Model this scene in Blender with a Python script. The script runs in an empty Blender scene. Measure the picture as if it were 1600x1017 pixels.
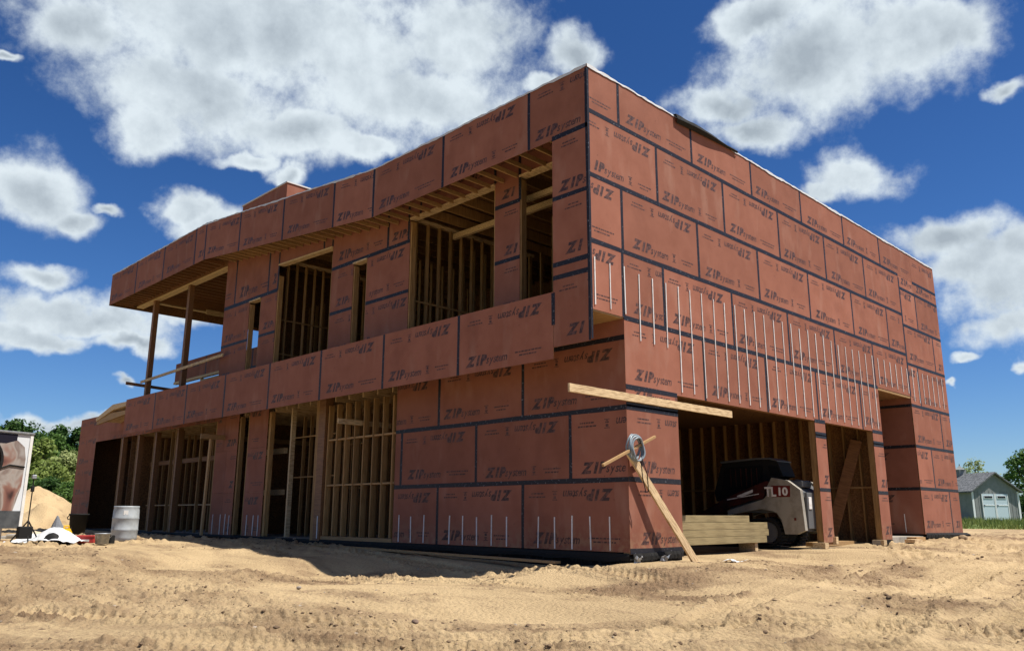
import bpy, bmesh, math, random
import numpy as np
from mathutils import Vector, Matrix
random.seed(7); rng = np.random.default_rng(7)
sc = bpy.context.scene; col = sc.collection
R_ = math.radians
# ---------------------------------------------------------------- camera
CP = np.array([-10.25306, -8.45801, 0.62697]); YAW, PITCH, ROLL, FPX = 0.789466, 0.228876, 0.0039278, 1269.865
_f = np.array([math.cos(PITCH)*math.cos(YAW), math.cos(PITCH)*math.sin(YAW), math.sin(PITCH)])
_r = np.array([math.sin(YAW), -math.cos(YAW), 0.0]); _u = np.cross(_r, _f)
_r, _u = math.cos(ROLL)*_r+math.sin(ROLL)*_u, -math.sin(ROLL)*_r+math.cos(ROLL)*_u
cam = bpy.data.cameras.new('camera'); co = bpy.data.objects.new('camera', cam); col.objects.link(co)
co.matrix_world = Matrix(((_r[0], _u[0], -_f[0], CP[0]), (_r[1], _u[1], -_f[1], CP[1]), (_r[2], _u[2], -_f[2], CP[2]), (0, 0, 0, 1)))
cam.sensor_width = 36; cam.lens = FPX/1600*36; cam.clip_end = 6000; cam.clip_start = 0.1
sc.camera = co
def at(u, v, dist):                       # a point seen at photo pixel (u, v), dist metres away along the ground
    d = (u-800)/FPX*_r-(v-508.5)/FPX*_u+_f
    return CP+d*dist/math.hypot(d[0], d[1])
# ---------------------------------------------------------------- light
SD = Vector((2.05, -3.75, 8.5)).normalized()
sun = bpy.data.lights.new('sun', 'SUN'); sun.energy = 5.0; sun.angle = R_(0.55); sun.color = (1.0, 0.95, 0.86)
so = bpy.data.objects.new('sun', sun); col.objects.link(so); so.rotation_euler = SD.to_track_quat('Z', 'Y').to_euler()
sc.view_settings.view_transform = 'Standard'; sc.view_settings.look = 'None'
sc.view_settings.exposure = 0.6; sc.view_settings.gamma = 1.0
world = bpy.data.worlds.new("World"); sc.world = world; world.use_nodes = True
SKY_STRENGTH = 0.05
CLOUDS = [(0.393, 0.7544, 0.5258, 0.3083, 0.0932), (0.3246, 0.8318, 0.4503, 0.1347, 0.0567), (0.526, 0.7028, 0.479, 0.158, 0.0715), (0.2063, 0.8471, 0.4897, 0.0627, 0.0495), (0.42, 0.8027, 0.4235, 0.0887, 0.0296), (0.3054, 0.8607, 0.4074, 0.053, 0.0353), (0.5359, 0.647, 0.5424, 0.1108, 0.0702), (0.6427, 0.5547, 0.5284, 0.0461, 0.0431), (0.6359, 0.5944, 0.4923, 0.034, 0.0189), (0.5038, 0.7511, 0.4266, 0.0682, 0.0197), (0.8065, 0.3267, 0.4928, 0.1578, 0.0877), (0.7736, 0.4358, 0.46, 0.0774, 0.0406), (0.8302, 0.2677, 0.4889, 0.1022, 0.0579), (0.7532, 0.3705, 0.5435, 0.0776, 0.0318), (0.806, 0.4074, 0.4295, 0.0881, 0.0279), (0.8459, 0.2158, 0.4877, 0.0397, 0.0397), (0.8709, 0.3226, 0.3708, 0.057, 0.0356), (0.8632, 0.3568, 0.3572, 0.0362, 0.0159), (0.9185, 0.2668, 0.2917, 0.0763, 0.0347), (0.9456, 0.2249, 0.235, 0.0878, 0.0574), (0.9314, 0.2551, 0.2595, 0.0688, 0.0413), (0.9555, 0.227, 0.1884, 0.0606, 0.0303), (0.9428, 0.2028, 0.2646, 0.04, 0.04), (0.2014, 0.9221, 0.3304, 0.067, 0.0415), (0.2427, 0.9185, 0.3122, 0.0412, 0.022), (0.2807, 0.9011, 0.3305, 0.0281, 0.0098), (0.3571, 0.8721, 0.3347, 0.0306, 0.0233), (0.3769, 0.8705, 0.3164, 0.0367, 0.0294), (0.4309, 0.8168, 0.3836, 0.0224, 0.0134), (0.3898, 0.8318, 0.3951, 0.033, 0.0117), (0.2276, 0.9439, 0.2392, 0.0374, 0.0231), (0.2694, 0.9419, 0.2006, 0.1041, 0.0278), (0.2322, 0.956, 0.1792, 0.0678, 0.0149), (0.3228, 0.9195, 0.2243, 0.0429, 0.0157), (0.3835, 0.8978, 0.2164, 0.0588, 0.0191), (0.3348, 0.9103, 0.2434, 0.036, 0.0158), (0.3146, 0.9318, 0.181, 0.0568, 0.0128), (0.3087, 0.9407, 0.1405, 0.0141, 0.0077), (0.2618, 0.9602, 0.0973, 0.0545, 0.0116), (0.302, 0.9477, 0.1031, 0.0419, 0.0084), (0.8888, 0.1808, 0.4211, 0.0196, 0.0111), (0.949, 0.2693, 0.1637, 0.0179, 0.0076), (0.9498, 0.2807, 0.1379, 0.0097, 0.0048), (0.964, 0.221, 0.1478, 0.012, 0.0107), (0.1565, 0.8842, 0.4402, 0.0155, 0.0084), (0.9603, 0.1484, 0.2361, 0.0642, 0.0513), (0.1515, 0.9677, 0.2015, 0.058, 0.0387), (0.3564, 0.7254, 0.5889, 0.2771, 0.0554)]
CLOUDS += [(.0, .1, 1, .42, .38), (-.45, .1, .8, .25, .2), (-.35, -.5, .8, .3, .2), (.3, -.6, .7, .25, .15)]  # unseen clouds overhead and behind, added to brighten the shaded ground
def build_world():
    nt = world.node_tree; N = nt.nodes; L = nt.links; N.clear()
    def n(t, **k):
        o = N.new(t)
        for a, b in k.items(): setattr(o, a, b)
        return o
    def mth(op, a, b=None, c=None, clamp=False):
        m = n('ShaderNodeMath', operation=op); m.use_clamp = clamp
        for i, v in enumerate((a, b, c)):
            if v is None: continue
            if isinstance(v, (int, float)): m.inputs[i].default_value = v
            else: L.new(v, m.inputs[i])
        return m.outputs[0]
    def noise(vec, scale, det, rough=.55, dist=0.0):
        o = n('ShaderNodeTexNoise'); o.inputs['Scale'].default_value = scale; o.inputs['Detail'].default_value = det
        o.inputs['Roughness'].default_value = rough; o.inputs['Distortion'].default_value = dist; L.new(vec, o.inputs['Vector']); return o
    def sub(a, vec3, s):
        m = n('ShaderNodeVectorMath', operation='MULTIPLY_ADD'); L.new(a, m.inputs[0]); m.inputs[1].default_value = (s, s, s); m.inputs[2].default_value = vec3
        return m.outputs[0]
    tc = n('ShaderNodeTexCoord'); D = tc.outputs['Generated']
    sky = n('ShaderNodeTexSky'); sky.sky_type = 'NISHITA'; sky.sun_disc = False
    sky.sun_elevation = math.asin(SD.z); sky.sun_rotation = math.atan2(SD.x, SD.y)
    sky.altitude = 200; sky.air_density = 1.0; sky.dust_density = 0.3; sky.ozone_density = 3.0
    # domain warp
    w1 = noise(D, 6.0, 4); w2 = noise(D, 22.0, 4)
    a = n('ShaderNodeVectorMath', operation='MULTIPLY_ADD'); L.new(w1.outputs['Color'], a.inputs[0]); a.inputs[1].default_value = (.085,)*3; L.new(D, a.inputs[2])
    b = n('ShaderNodeVectorMath', operation='MULTIPLY_ADD'); L.new(w2.outputs['Color'], b.inputs[0]); b.inputs[1].default_value = (.035,)*3; L.new(a.outputs[0], b.inputs[2])
    off = n('ShaderNodeVectorMath', operation='SUBTRACT'); L.new(b.outputs[0], off.inputs[0]); off.inputs[1].default_value = (.06,)*3
    P = off.outputs[0]
    F = None
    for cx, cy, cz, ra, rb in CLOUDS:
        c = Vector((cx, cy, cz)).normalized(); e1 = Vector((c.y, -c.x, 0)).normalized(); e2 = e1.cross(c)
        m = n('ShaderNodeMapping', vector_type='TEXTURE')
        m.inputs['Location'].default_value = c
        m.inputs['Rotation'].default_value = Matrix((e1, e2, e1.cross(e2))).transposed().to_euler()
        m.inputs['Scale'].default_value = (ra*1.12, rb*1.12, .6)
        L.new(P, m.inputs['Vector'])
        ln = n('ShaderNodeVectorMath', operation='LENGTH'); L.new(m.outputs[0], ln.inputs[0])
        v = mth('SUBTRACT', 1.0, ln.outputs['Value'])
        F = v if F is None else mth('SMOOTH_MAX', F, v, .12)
    fb = noise(D, 8.0, 10, .64)
    fb2 = noise(D, 40.0, 6, .65)
    s = mth('MULTIPLY_ADD', mth('SUBTRACT', fb.outputs[0], .5), 1.5, F)
    s = mth('MULTIPLY_ADD', mth('SUBTRACT', fb2.outputs[0], .5), .45, s)
    mr = n('ShaderNodeMapRange', interpolation_type='SMOOTHSTEP'); L.new(s, mr.inputs[0])
    mr.inputs[1].default_value = -.02; mr.inputs[2].default_value = .60; mr.inputs[3].default_value = 0; mr.inputs[4].default_value = 1
    alpha = mth('POWER', mr.outputs[0], 1.15)
    # brightness of the cloud: bright billows and thin rims, grey where the cloud is thick
    th = n('ShaderNodeMapRange', interpolation_type='SMOOTHSTEP'); L.new(F, th.inputs[0]); th.inputs[1].default_value = .3; th.inputs[2].default_value = 1.0
    bil = noise(D, 4.5, 3, .45); bil2 = noise(D, 13.0, 5, .55)
    gr = n('ShaderNodeMapRange', interpolation_type='SMOOTHSTEP'); L.new(bil.outputs[0], gr.inputs[0]); gr.inputs[1].default_value = .36; gr.inputs[2].default_value = .64
    g = mth('MULTIPLY', th.outputs[0], mth('MULTIPLY_ADD', gr.outputs[0], .75, .3))
    g = mth('MULTIPLY_ADD', mth('SUBTRACT', bil2.outputs[0], .5), .8, g, clamp=True)
    so_ = n('ShaderNodeVectorMath', operation='ADD'); L.new(D, so_.inputs[0]); so_.inputs[1].default_value = SD*.022
    r1 = noise(D, 11.0, 8, .62); r2 = noise(so_.outputs[0], 11.0, 8, .62)
    rel = mth('MULTIPLY', mth('SUBTRACT', r2.outputs[0], r1.outputs[0]), 1.7)
    g = mth('ADD', g, rel, clamp=True)
    rmp = n('ShaderNodeValToRGB'); L.new(g, rmp.inputs[0])
    e = rmp.color_ramp.elements; e[0].position = 0; e[0].color = (.52, .58, .62, 1); e[1].position = 1; e[1].color = (.27, .315, .36, 1)
    e2 = rmp.color_ramp.elements.new(.45); e2.color = (.40, .455, .50, 1)
    bgs = n('ShaderNodeBackground'); bgs.inputs[1].default_value = SKY_STRENGTH*1.5
    hs = n('ShaderNodeHueSaturation'); hs.inputs['Saturation'].default_value = 1.27; L.new(sky.outputs[0], hs.inputs['Color']); 
    sp = n('ShaderNodeSeparateXYZ'); L.new(D, sp.inputs[0]); tr = n('ShaderNodeValToRGB'); L.new(sp.outputs[2], tr.inputs[0])
    q = tr.color_ramp.elements; q[0].position = .05; q[0].color = (.62, .76, 1, 1); q[1].position = .5; q[1].color = (.56, .60, .78, 1)
    tm = n('ShaderNodeMix'); tm.data_type = 'RGBA'; tm.blend_type = 'MULTIPLY'; tm.inputs[0].default_value = 1; L.new(hs.outputs[0], tm.inputs[6]); L.new(tr.outputs[0], tm.inputs[7]); L.new(tm.outputs[2], bgs.inputs[0])
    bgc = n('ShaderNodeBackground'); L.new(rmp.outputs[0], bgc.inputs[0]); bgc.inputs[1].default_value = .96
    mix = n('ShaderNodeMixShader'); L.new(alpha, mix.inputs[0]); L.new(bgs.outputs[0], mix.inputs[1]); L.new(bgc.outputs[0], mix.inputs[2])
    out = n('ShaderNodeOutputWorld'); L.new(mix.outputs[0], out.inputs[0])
build_world()
# ---------------------------------------------------------------- helpers
def tag(o, label=None, cat=None, group=None, kind=None):
    if label: o['label'] = label
    if cat: o['category'] = cat
    if group: o['group'] = group
    if kind: o['kind'] = kind
    return o
def empty(name, loc=(0, 0, 0), rz=0):
    o = bpy.data.objects.new(name, None); col.objects.link(o); o.location = loc; o.rotation_euler = (0, 0, rz); o.empty_display_size = .2
    return o
class MB:
    def __init__(s): s.v = []; s.f = []; s.m = []; s.a = []
    def poly(s, pts, m=0, a=.5):
        i = len(s.v); s.v += [tuple(map(float, p)) for p in pts]; s.f.append(tuple(range(i, i+len(pts)))); s.m.append(m); s.a.append(a)
    def hexa(s, q, ms=(0,)*6, a=.5):      # q: 4 bottom, 4 top; ms: bottom, top, 4 sides
        i = len(s.v); s.v += [tuple(map(float, p)) for p in q]
        for k, f in enumerate(((3, 2, 1, 0), (4, 5, 6, 7), (0, 1, 5, 4), (1, 2, 6, 5), (2, 3, 7, 6), (3, 0, 4, 7))):
            s.f.append(tuple(i+j for j in f)); s.m.append(ms[k]); s.a.append(a)
    def box(s, x0, x1, y0, y1, z0, z1, m=0, a=.5):
        s.hexa([(x0, y0, z0), (x1, y0, z0), (x1, y1, z0), (x0, y1, z0), (x0, y0, z1), (x1, y0, z1), (x1, y1, z1), (x0, y1, z1)], (m,)*6, a); return s
    def bar(s, p0, p1, w, h, up=(0, 0, 1), m=0):   # w across, h along up
        p0, p1 = Vector(p0), Vector(p1); d = (p1-p0).normalized(); up = Vector(up)
        if abs(d.dot(up)) > .98: up = Vector((0, 1, 0))
        x = d.cross(up).normalized(); y = x.cross(d); x *= w/2; y *= h/2
        s.hexa([p0-x-y, p0+x-y, p0+x+y, p0-x+y, p1-x-y, p1+x-y, p1+x+y, p1-x+y], (m,)*6); return s
    def tube(s, pts, r, n=8, m=0, closed=False, cap=True):
        pts = [Vector(p) for p in pts]; k = len(pts); rs = r if isinstance(r, (list, tuple)) else [r]*k; i0 = len(s.v); px = None
        for i, p in enumerate(pts):
            if closed: d = pts[(i+1) % k]-pts[i-1]
            else: d = pts[min(i+1, k-1)]-pts[max(i-1, 0)]
            d.normalize()
            if px is None: px = d.orthogonal().normalized()
            px = (px-d*px.dot(d)).normalized(); py = d.cross(px)
            for j in range(n):
                t = 2*math.pi*j/n; s.v.append(tuple(p+px*math.cos(t)*rs[i]+py*math.sin(t)*rs[i]))
        for i in range(k if closed else k-1):
            for j in range(n):
                a = i0+i*n+j; b = i0+i*n+(j+1) % n; c = i0+((i+1) % k)*n+(j+1) % n; d2 = i0+((i+1) % k)*n+j
                s.f.append((a, b, c, d2)); s.m.append(m); s.a.append(.5)
        if cap and not closed:
            s.f.append(tuple(i0+j for j in range(n))[::-1]); s.m.append(m); s.a.append(.5)
            s.f.append(tuple(i0+(k-1)*n+j for j in range(n))); s.m.append(m); s.a.append(.5)
        return s
    def lathe(s, prof, c=(0, 0, 0), n=24, m=0):
        i0 = len(s.v)
        for r, z in prof:
            for j in range(n):
                t = 2*math.pi*j/n; s.v.append((c[0]+r*math.cos(t), c[1]+r*math.sin(t), c[2]+z))
        for i in range(len(prof)-1):
            for j in range(n):
                s.f.append((i0+i*n+j, i0+i*n+(j+1) % n, i0+(i+1)*n+(j+1) % n, i0+(i+1)*n+j)); s.m.append(m); s.a.append(.5)
        return s
    def prism(s, prof, x0, x1, axis=0, m=0, ms=None):   # profile in the two other axes, extruded along axis
        k = len(prof)
        def P(x, q): return (x, q[0], q[1]) if axis == 0 else ((q[0], x, q[1]) if axis == 1 else (q[0], q[1], x))
        s.poly([P(x0, q) for q in prof], m); s.poly([P(x1, q) for q in prof][::-1], m)
        for i in range(k):
            a, b = prof[i], prof[(i+1) % k]; s.poly([P(x0, a), P(x1, a), P(x1, b), P(x0, b)], m if ms is None else ms)
        return s
    def build(s, name, mats, parent=None, smooth=False, recalc=True, bevel=0, weld=False):
        me = bpy.data.meshes.new(name); me.from_pydata(s.v, [], s.f)
        if not isinstance(mats, (list, tuple)): mats = [mats]
        for m in mats: me.materials.append(m)
        me.polygons.foreach_set('material_index', s.m)
        at_ = me.attributes.new('var', 'FLOAT', 'FACE'); at_.data.foreach_set('value', s.a)
        if recalc or weld:
            bm = bmesh.new(); bm.from_mesh(me)
            if weld: bmesh.ops.remove_doubles(bm, verts=bm.verts, dist=1e-4)
            bmesh.ops.recalc_face_normals(bm, faces=bm.faces); bm.to_mesh(me); bm.free()
        if smooth: me.polygons.foreach_set('use_smooth', [True]*len(me.polygons))
        me.update(); o = bpy.data.objects.new(name, me); col.objects.link(o)
        if parent: o.parent = parent
        if bevel:
            b = o.modifiers.new('bevel', 'BEVEL'); b.width = bevel; b.segments = 2; b.limit_method = 'ANGLE'
        return o
# ---------------------------------------------------------------- materials
def mat(name, base, rough=.7, metal=0, noise=None, bump=None, spec=.4, var=0, objvar=0, stretch=None):
    """noise: (scale, detail, other colour, lo, hi); bump: (scale, strength, distance)"""
    m = bpy.data.materials.new(name); m.use_nodes = True; nt = m.node_tree; N = nt.nodes; L = nt.links
    b = N['Principled BSDF']; b.inputs['Roughness'].default_value = rough; b.inputs['Metallic'].default_value = metal
    b.inputs['Specular IOR Level'].default_value = spec
    tc = N.new('ShaderNodeTexCoord'); vec = tc.outputs['Object']
    if stretch:
        mp = N.new('ShaderNodeMapping'); mp.inputs['Scale'].default_value = stretch; L.new(vec, mp.inputs[0]); svec = mp.outputs[0]
    else: svec = vec
    rgb = N.new('ShaderNodeRGB'); rgb.outputs[0].default_value = (*base, 1); c = rgb.outputs[0]
    if noise:
        nz = N.new('ShaderNodeTexNoise'); nz.inputs['Scale'].default_value = noise[0]; nz.inputs['Detail'].default_value = noise[1]; nz.inputs['Roughness'].default_value = .6; L.new(svec, nz.inputs['Vector'])
        mr = N.new('ShaderNodeMapRange'); mr.inputs[1].default_value = noise[3]; mr.inputs[2].default_value = noise[4]; L.new(nz.outputs[0], mr.inputs[0])
        mx = N.new('ShaderNodeMix'); mx.data_type = 'RGBA'; L.new(mr.outputs[0], mx.inputs[0]); L.new(c, mx.inputs[6]); mx.inputs[7].default_value = (*noise[2], 1); c = mx.outputs[2]
    if var or objvar:
        if var:
            at_ = N.new('ShaderNodeAttribute'); at_.attribute_name = 'var'; src = at_.outputs['Fac']; k = var
        else:
            oi = N.new('ShaderNodeObjectInfo'); src = oi.outputs['Random']; k = objvar
        mr2 = N.new('ShaderNodeMapRange'); mr2.inputs[3].default_value = 1-k; mr2.inputs[4].default_value = 1+k; L.new(src, mr2.inputs[0])
        hv = N.new('ShaderNodeHueSaturation'); L.new(c, hv.inputs['Color']); L.new(mr2.outputs[0], hv.inputs['Value']); c = hv.outputs[0]
    L.new(c, b.inputs['Base Color'])
    if bump:
        nb = N.new('ShaderNodeTexNoise'); nb.inputs['Scale'].default_value = bump[0]; nb.inputs['Detail'].default_value = 6; L.new(svec, nb.inputs['Vector'])
        bp = N.new('ShaderNodeBump'); bp.inputs['Strength'].default_value = bump[1]; bp.inputs['Distance'].default_value = bump[2]; L.new(nb.outputs[0], bp.inputs['Height']); L.new(bp.outputs[0], b.inputs['Normal'])
    return m
M = {}
M['zip'] = mat('zip_panel', (.292, .119, .079), .75, noise=(1.6, 6, (.24, .093, .06), .35, .7), bump=(60, .25, .002), var=.13, spec=.10)
M['osb'] = mat('strand_board', (.24, .12, .045), .85, noise=(28, 4, (.12, .055, .02), .42, .6), bump=(40, .3, .003), var=.12)
M['tape'] = mat('black_tape', (.016, .015, .02), .5, noise=(22, 3, (.17, .17, .19), .60, .74), bump=(30, .4, .002), spec=.25)
M['ink'] = mat('print_ink', (.045, .02, .017), .6, noise=(14, 3, (.13, .055, .04), .45, .6))
M['stud'] = mat('stud_lumber', (.37, .215, .085), .8, noise=(3, 5, (.24, .13, .045), .4, .65), bump=(5, .3, .002), objvar=.22, stretch=(14, 14, 1))
M['plank'] = mat('plank_lumber', (.60, .44, .25), .8, noise=(3.6, 8, (.30, .19, .095), .44, .66), bump=(6, .4, .003), objvar=.12, stretch=(1.5, 10, 14))
M['planky'] = mat('plank_lumber_long', (.38, .235, .105), .75, noise=(2.2, 6, (.32, .18, .07), .45, .68), bump=(6, .4, .003), objvar=.15, stretch=(12, 1.2, 12))
M['lvl'] = mat('laminated_beam', (.24, .115, .045), .6, noise=(2.5, 5, (.16, .07, .028), .4, .65), bump=(8, .2, .002), objvar=.1, stretch=(10, 1.2, 16))
M['found'] = mat('black_dampproofing', (.012, .012, .012), .9, spec=.05, noise=(8, 4, (.05, .048, .045), .5, .7), bump=(12, .5, .01))
M['concrete'] = mat('concrete', (.36, .33, .28), .85, noise=(6, 6, (.22, .19, .15), .4, .7), bump=(20, .4, .004))
M['membrane'] = mat('white_membrane', (.58, .58, .58), .6, noise=(4, 4, (.6, .6, .6), .5, .7), bump=(6, .5, .02))
M['strip'] = mat('strip_pale', (.74, .72, .70), .5, noise=(9, 3, (.55, .5, .46), .5, .75))
M['blackm'] = mat('black_membrane', (.018, .017, .016), .75, spec=.15, bump=(7, .8, .03))
M['void'] = mat('dark_interior', (.06, .04, .028), .9)
M['white'] = mat('white_paint', (.70, .69, .66), .45, noise=(3, 5, (.5, .46, .4), .5, .75), bump=(20, .05, .002))
M['black'] = mat('black_plastic', (.014, .014, .014), .75, spec=.2, bump=(20, .2, .003))
M['hose'] = mat('blue_grey_hose', (.20, .235, .26), .35, bump=(30, .3, .003))
M['steel'] = mat('galvanised', (.38, .39, .40), .5, metal=.6, noise=(18, 4, (.25, .27, .3), .4, .65), bump=(14, .2, .003))
def weather(m):      # mud splash near the ground, scuffs and nail heads on the sheathing
    nt = m.node_tree; N = nt.nodes; L = nt.links; b = N['Principled BSDF']; src = b.inputs['Base Color'].links[0].from_socket
    tc = N.new('ShaderNodeTexCoord'); sp = N.new('ShaderNodeSeparateXYZ'); L.new(tc.outputs['Object'], sp.inputs[0])
    def mr(x, a, c, d=0, e=1):
        q = N.new('ShaderNodeMapRange'); q.inputs[1].default_value = a; q.inputs[2].default_value = c; q.inputs[3].default_value = d; q.inputs[4].default_value = e; L.new(x, q.inputs[0]); return q.outputs[0]
    def mul(a, c):
        q = N.new('ShaderNodeMath'); q.operation = 'MULTIPLY'; L.new(a, q.inputs[0]); (L.new(c, q.inputs[1]) if not isinstance(c, float) else setattr(q.inputs[1], 'default_value', c)); return q.outputs[0]
    def mix(f, a, c):
        q = N.new('ShaderNodeMix'); q.data_type = 'RGBA'; L.new(f, q.inputs[0]); L.new(a, q.inputs[6]); q.inputs[7].default_value = (*c, 1); return q.outputs[2]
    def nz(s, d, st=(1, 1, 1)):
        mp = N.new('ShaderNodeMapping'); mp.inputs['Scale'].default_value = st; L.new(tc.outputs['Object'], mp.inputs[0]); q = N.new('ShaderNodeTexNoise'); q.inputs['Scale'].default_value = s; q.inputs['Detail'].default_value = d; L.new(mp.outputs[0], q.inputs['Vector']); return q.outputs[0]
    c = mix(mul(mul(mr(sp.outputs[2], .55, 0), mr(nz(9, 6), .42, .62)), .55), src, (.33, .22, .13))
    c = mix(mul(mr(nz(2.2, 8, (1, 1, .35)), .56, .72), .35), c, (.38, .22, .165))
    c = mix(mul(mr(nz(1.1, 7, (1.4, 1.4, 1)), .56, .70), .30), c, (.16, .06, .042))
    vo = N.new('ShaderNodeTexVoronoi'); vo.inputs['Scale'].default_value = 4.2; L.new(tc.outputs['Object'], vo.inputs['Vector'])
    c = mix(mul(mr(vo.outputs['Distance'], .055, .035), .7), c, (.10, .045, .035))
    L.new(c, b.inputs['Base Color'])
weather(M['zip'])
# ---------------------------------------------------------------- printed lettering (flat ink on the panels)
def glyphs(txt, size, off, shear, gap, xs=1.0):
    out = []; x = 0
    for ch in txt:
        cu = bpy.data.curves.new('glyph', 'FONT'); cu.body = ch; cu.size = size; cu.offset = off; cu.shear = shear; cu.resolution_u = 2
        ob = bpy.data.objects.new('glyph', cu); col.objects.link(ob)
        bpy.context.view_layer.update()
        me = bpy.data.meshes.new_from_object(ob.evaluated_get(bpy.context.evaluated_depsgraph_get()))
        vs = [(v.co.x, v.co.y) for v in me.vertices]; fs = [tuple(p.vertices) for p in me.polygons]
        bpy.data.objects.remove(ob); bpy.data.curves.remove(cu); bpy.data.meshes.remove(me)
        x0 = min(v[0]-shear*v[1]*0 for v in vs); x1 = max(v[0] for v in vs); w = x1-x0
        sk = shear*size*.35
        out.append(([((v[0]-x0)*xs+x, v[1]) for v in vs], fs)); x += w*xs+gap-sk
    return out, x
ZIPG, zx = glyphs('ZIP', .245, .018, .30, .002, 1.08)
SYSG, sx = glyphs('system', .215, .0035, .28, .012, .92)
LOGO = ZIPG+[([(a+zx+.0, b) for a, b in v], f) for v, f in SYSG]
def word_rows(w, rows, seed, hh=.026):
    r = random.Random(seed); out = []
    for k in range(rows):
        x = r.uniform(0, .03); y = -k*.062; ww = w*(1 if k == 0 else r.uniform(.6, .8)); x += (w-ww)/2 if k else 0; e = x+ww
        while x < e-.02:
            l = min(r.uniform(.03, .085), e-x); out.append(([(x, y), (x+l, y), (x+l+.006, y+hh), (x+.006, y+hh)], [(0, 1, 2, 3)])); x += l+.014
    return out
STAMP = [([(0, .15), (.12, .15), (.12, .165), (0, .165)], [(0, 1, 2, 3)]), ([(.03, .09), (.09, .09), (.09, .14), (.03, .14)], [(0, 1, 2, 3)]),
         ([(.02, .045), (.10, .045), (.10, .07), (.02, .07)], [(0, 1, 2, 3)]), ([(.0, .0), (.12, .0), (.12, .012), (0, .012)], [(0, 1, 2, 3)]), ([(.035, .02), (.085, .02), (.085, .036), (.035, .036)], [(0, 1, 2, 3)])]
def panel_print(seed):
    r = random.Random(seed); g = []
    def put(G, x, y, rot=False):
        for v, f in G:
            vv = [(a+x, b+y) for a, b in v]
            if rot: vv = [(2.44-a, 1.22-b) for a, b in vv]
            g.append((vv, f))
    for rot in (False, True):
        jx = r.uniform(-.10, .06); jy = r.uniform(-.02, .03); put(LOGO, .24+jx, .15+jy, rot)
        if r.random() < .55 or rot:
            put(STAMP, 1.52+jx, .15+jy, rot); put(word_rows(.42, 2, seed+rot), 1.80+jx, .24+jy, rot)
        else: put(word_rows(.68, 2, seed+5), 1.56+jx, .24+jy, rot)
    return g
def subtract(rect, holes):
    ps = [rect]
    for h in holes:
        nx = []
        for a0, a1, b0, b1 in ps:
            if h[1] <= a0+1e-6 or h[0] >= a1-1e-6 or h[3] <= b0+1e-6 or h[2] >= b1-1e-6: nx.append((a0, a1, b0, b1)); continue
            if h[0] > a0: nx.append((a0, h[0], b0, b1))
            if h[1] < a1: nx.append((h[1], a1, b0, b1))
            m0, m1 = max(a0, h[0]), min(a1, h[1])
            if h[2] > b0: nx.append((m0, m1, b0, h[2]))
            if h[3] < b1: nx.append((m0, m1, h[3], b1))
        ps = nx
    return [p for p in ps if p[1]-p[0] > .01 and p[3]-p[2] > .01]
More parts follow.
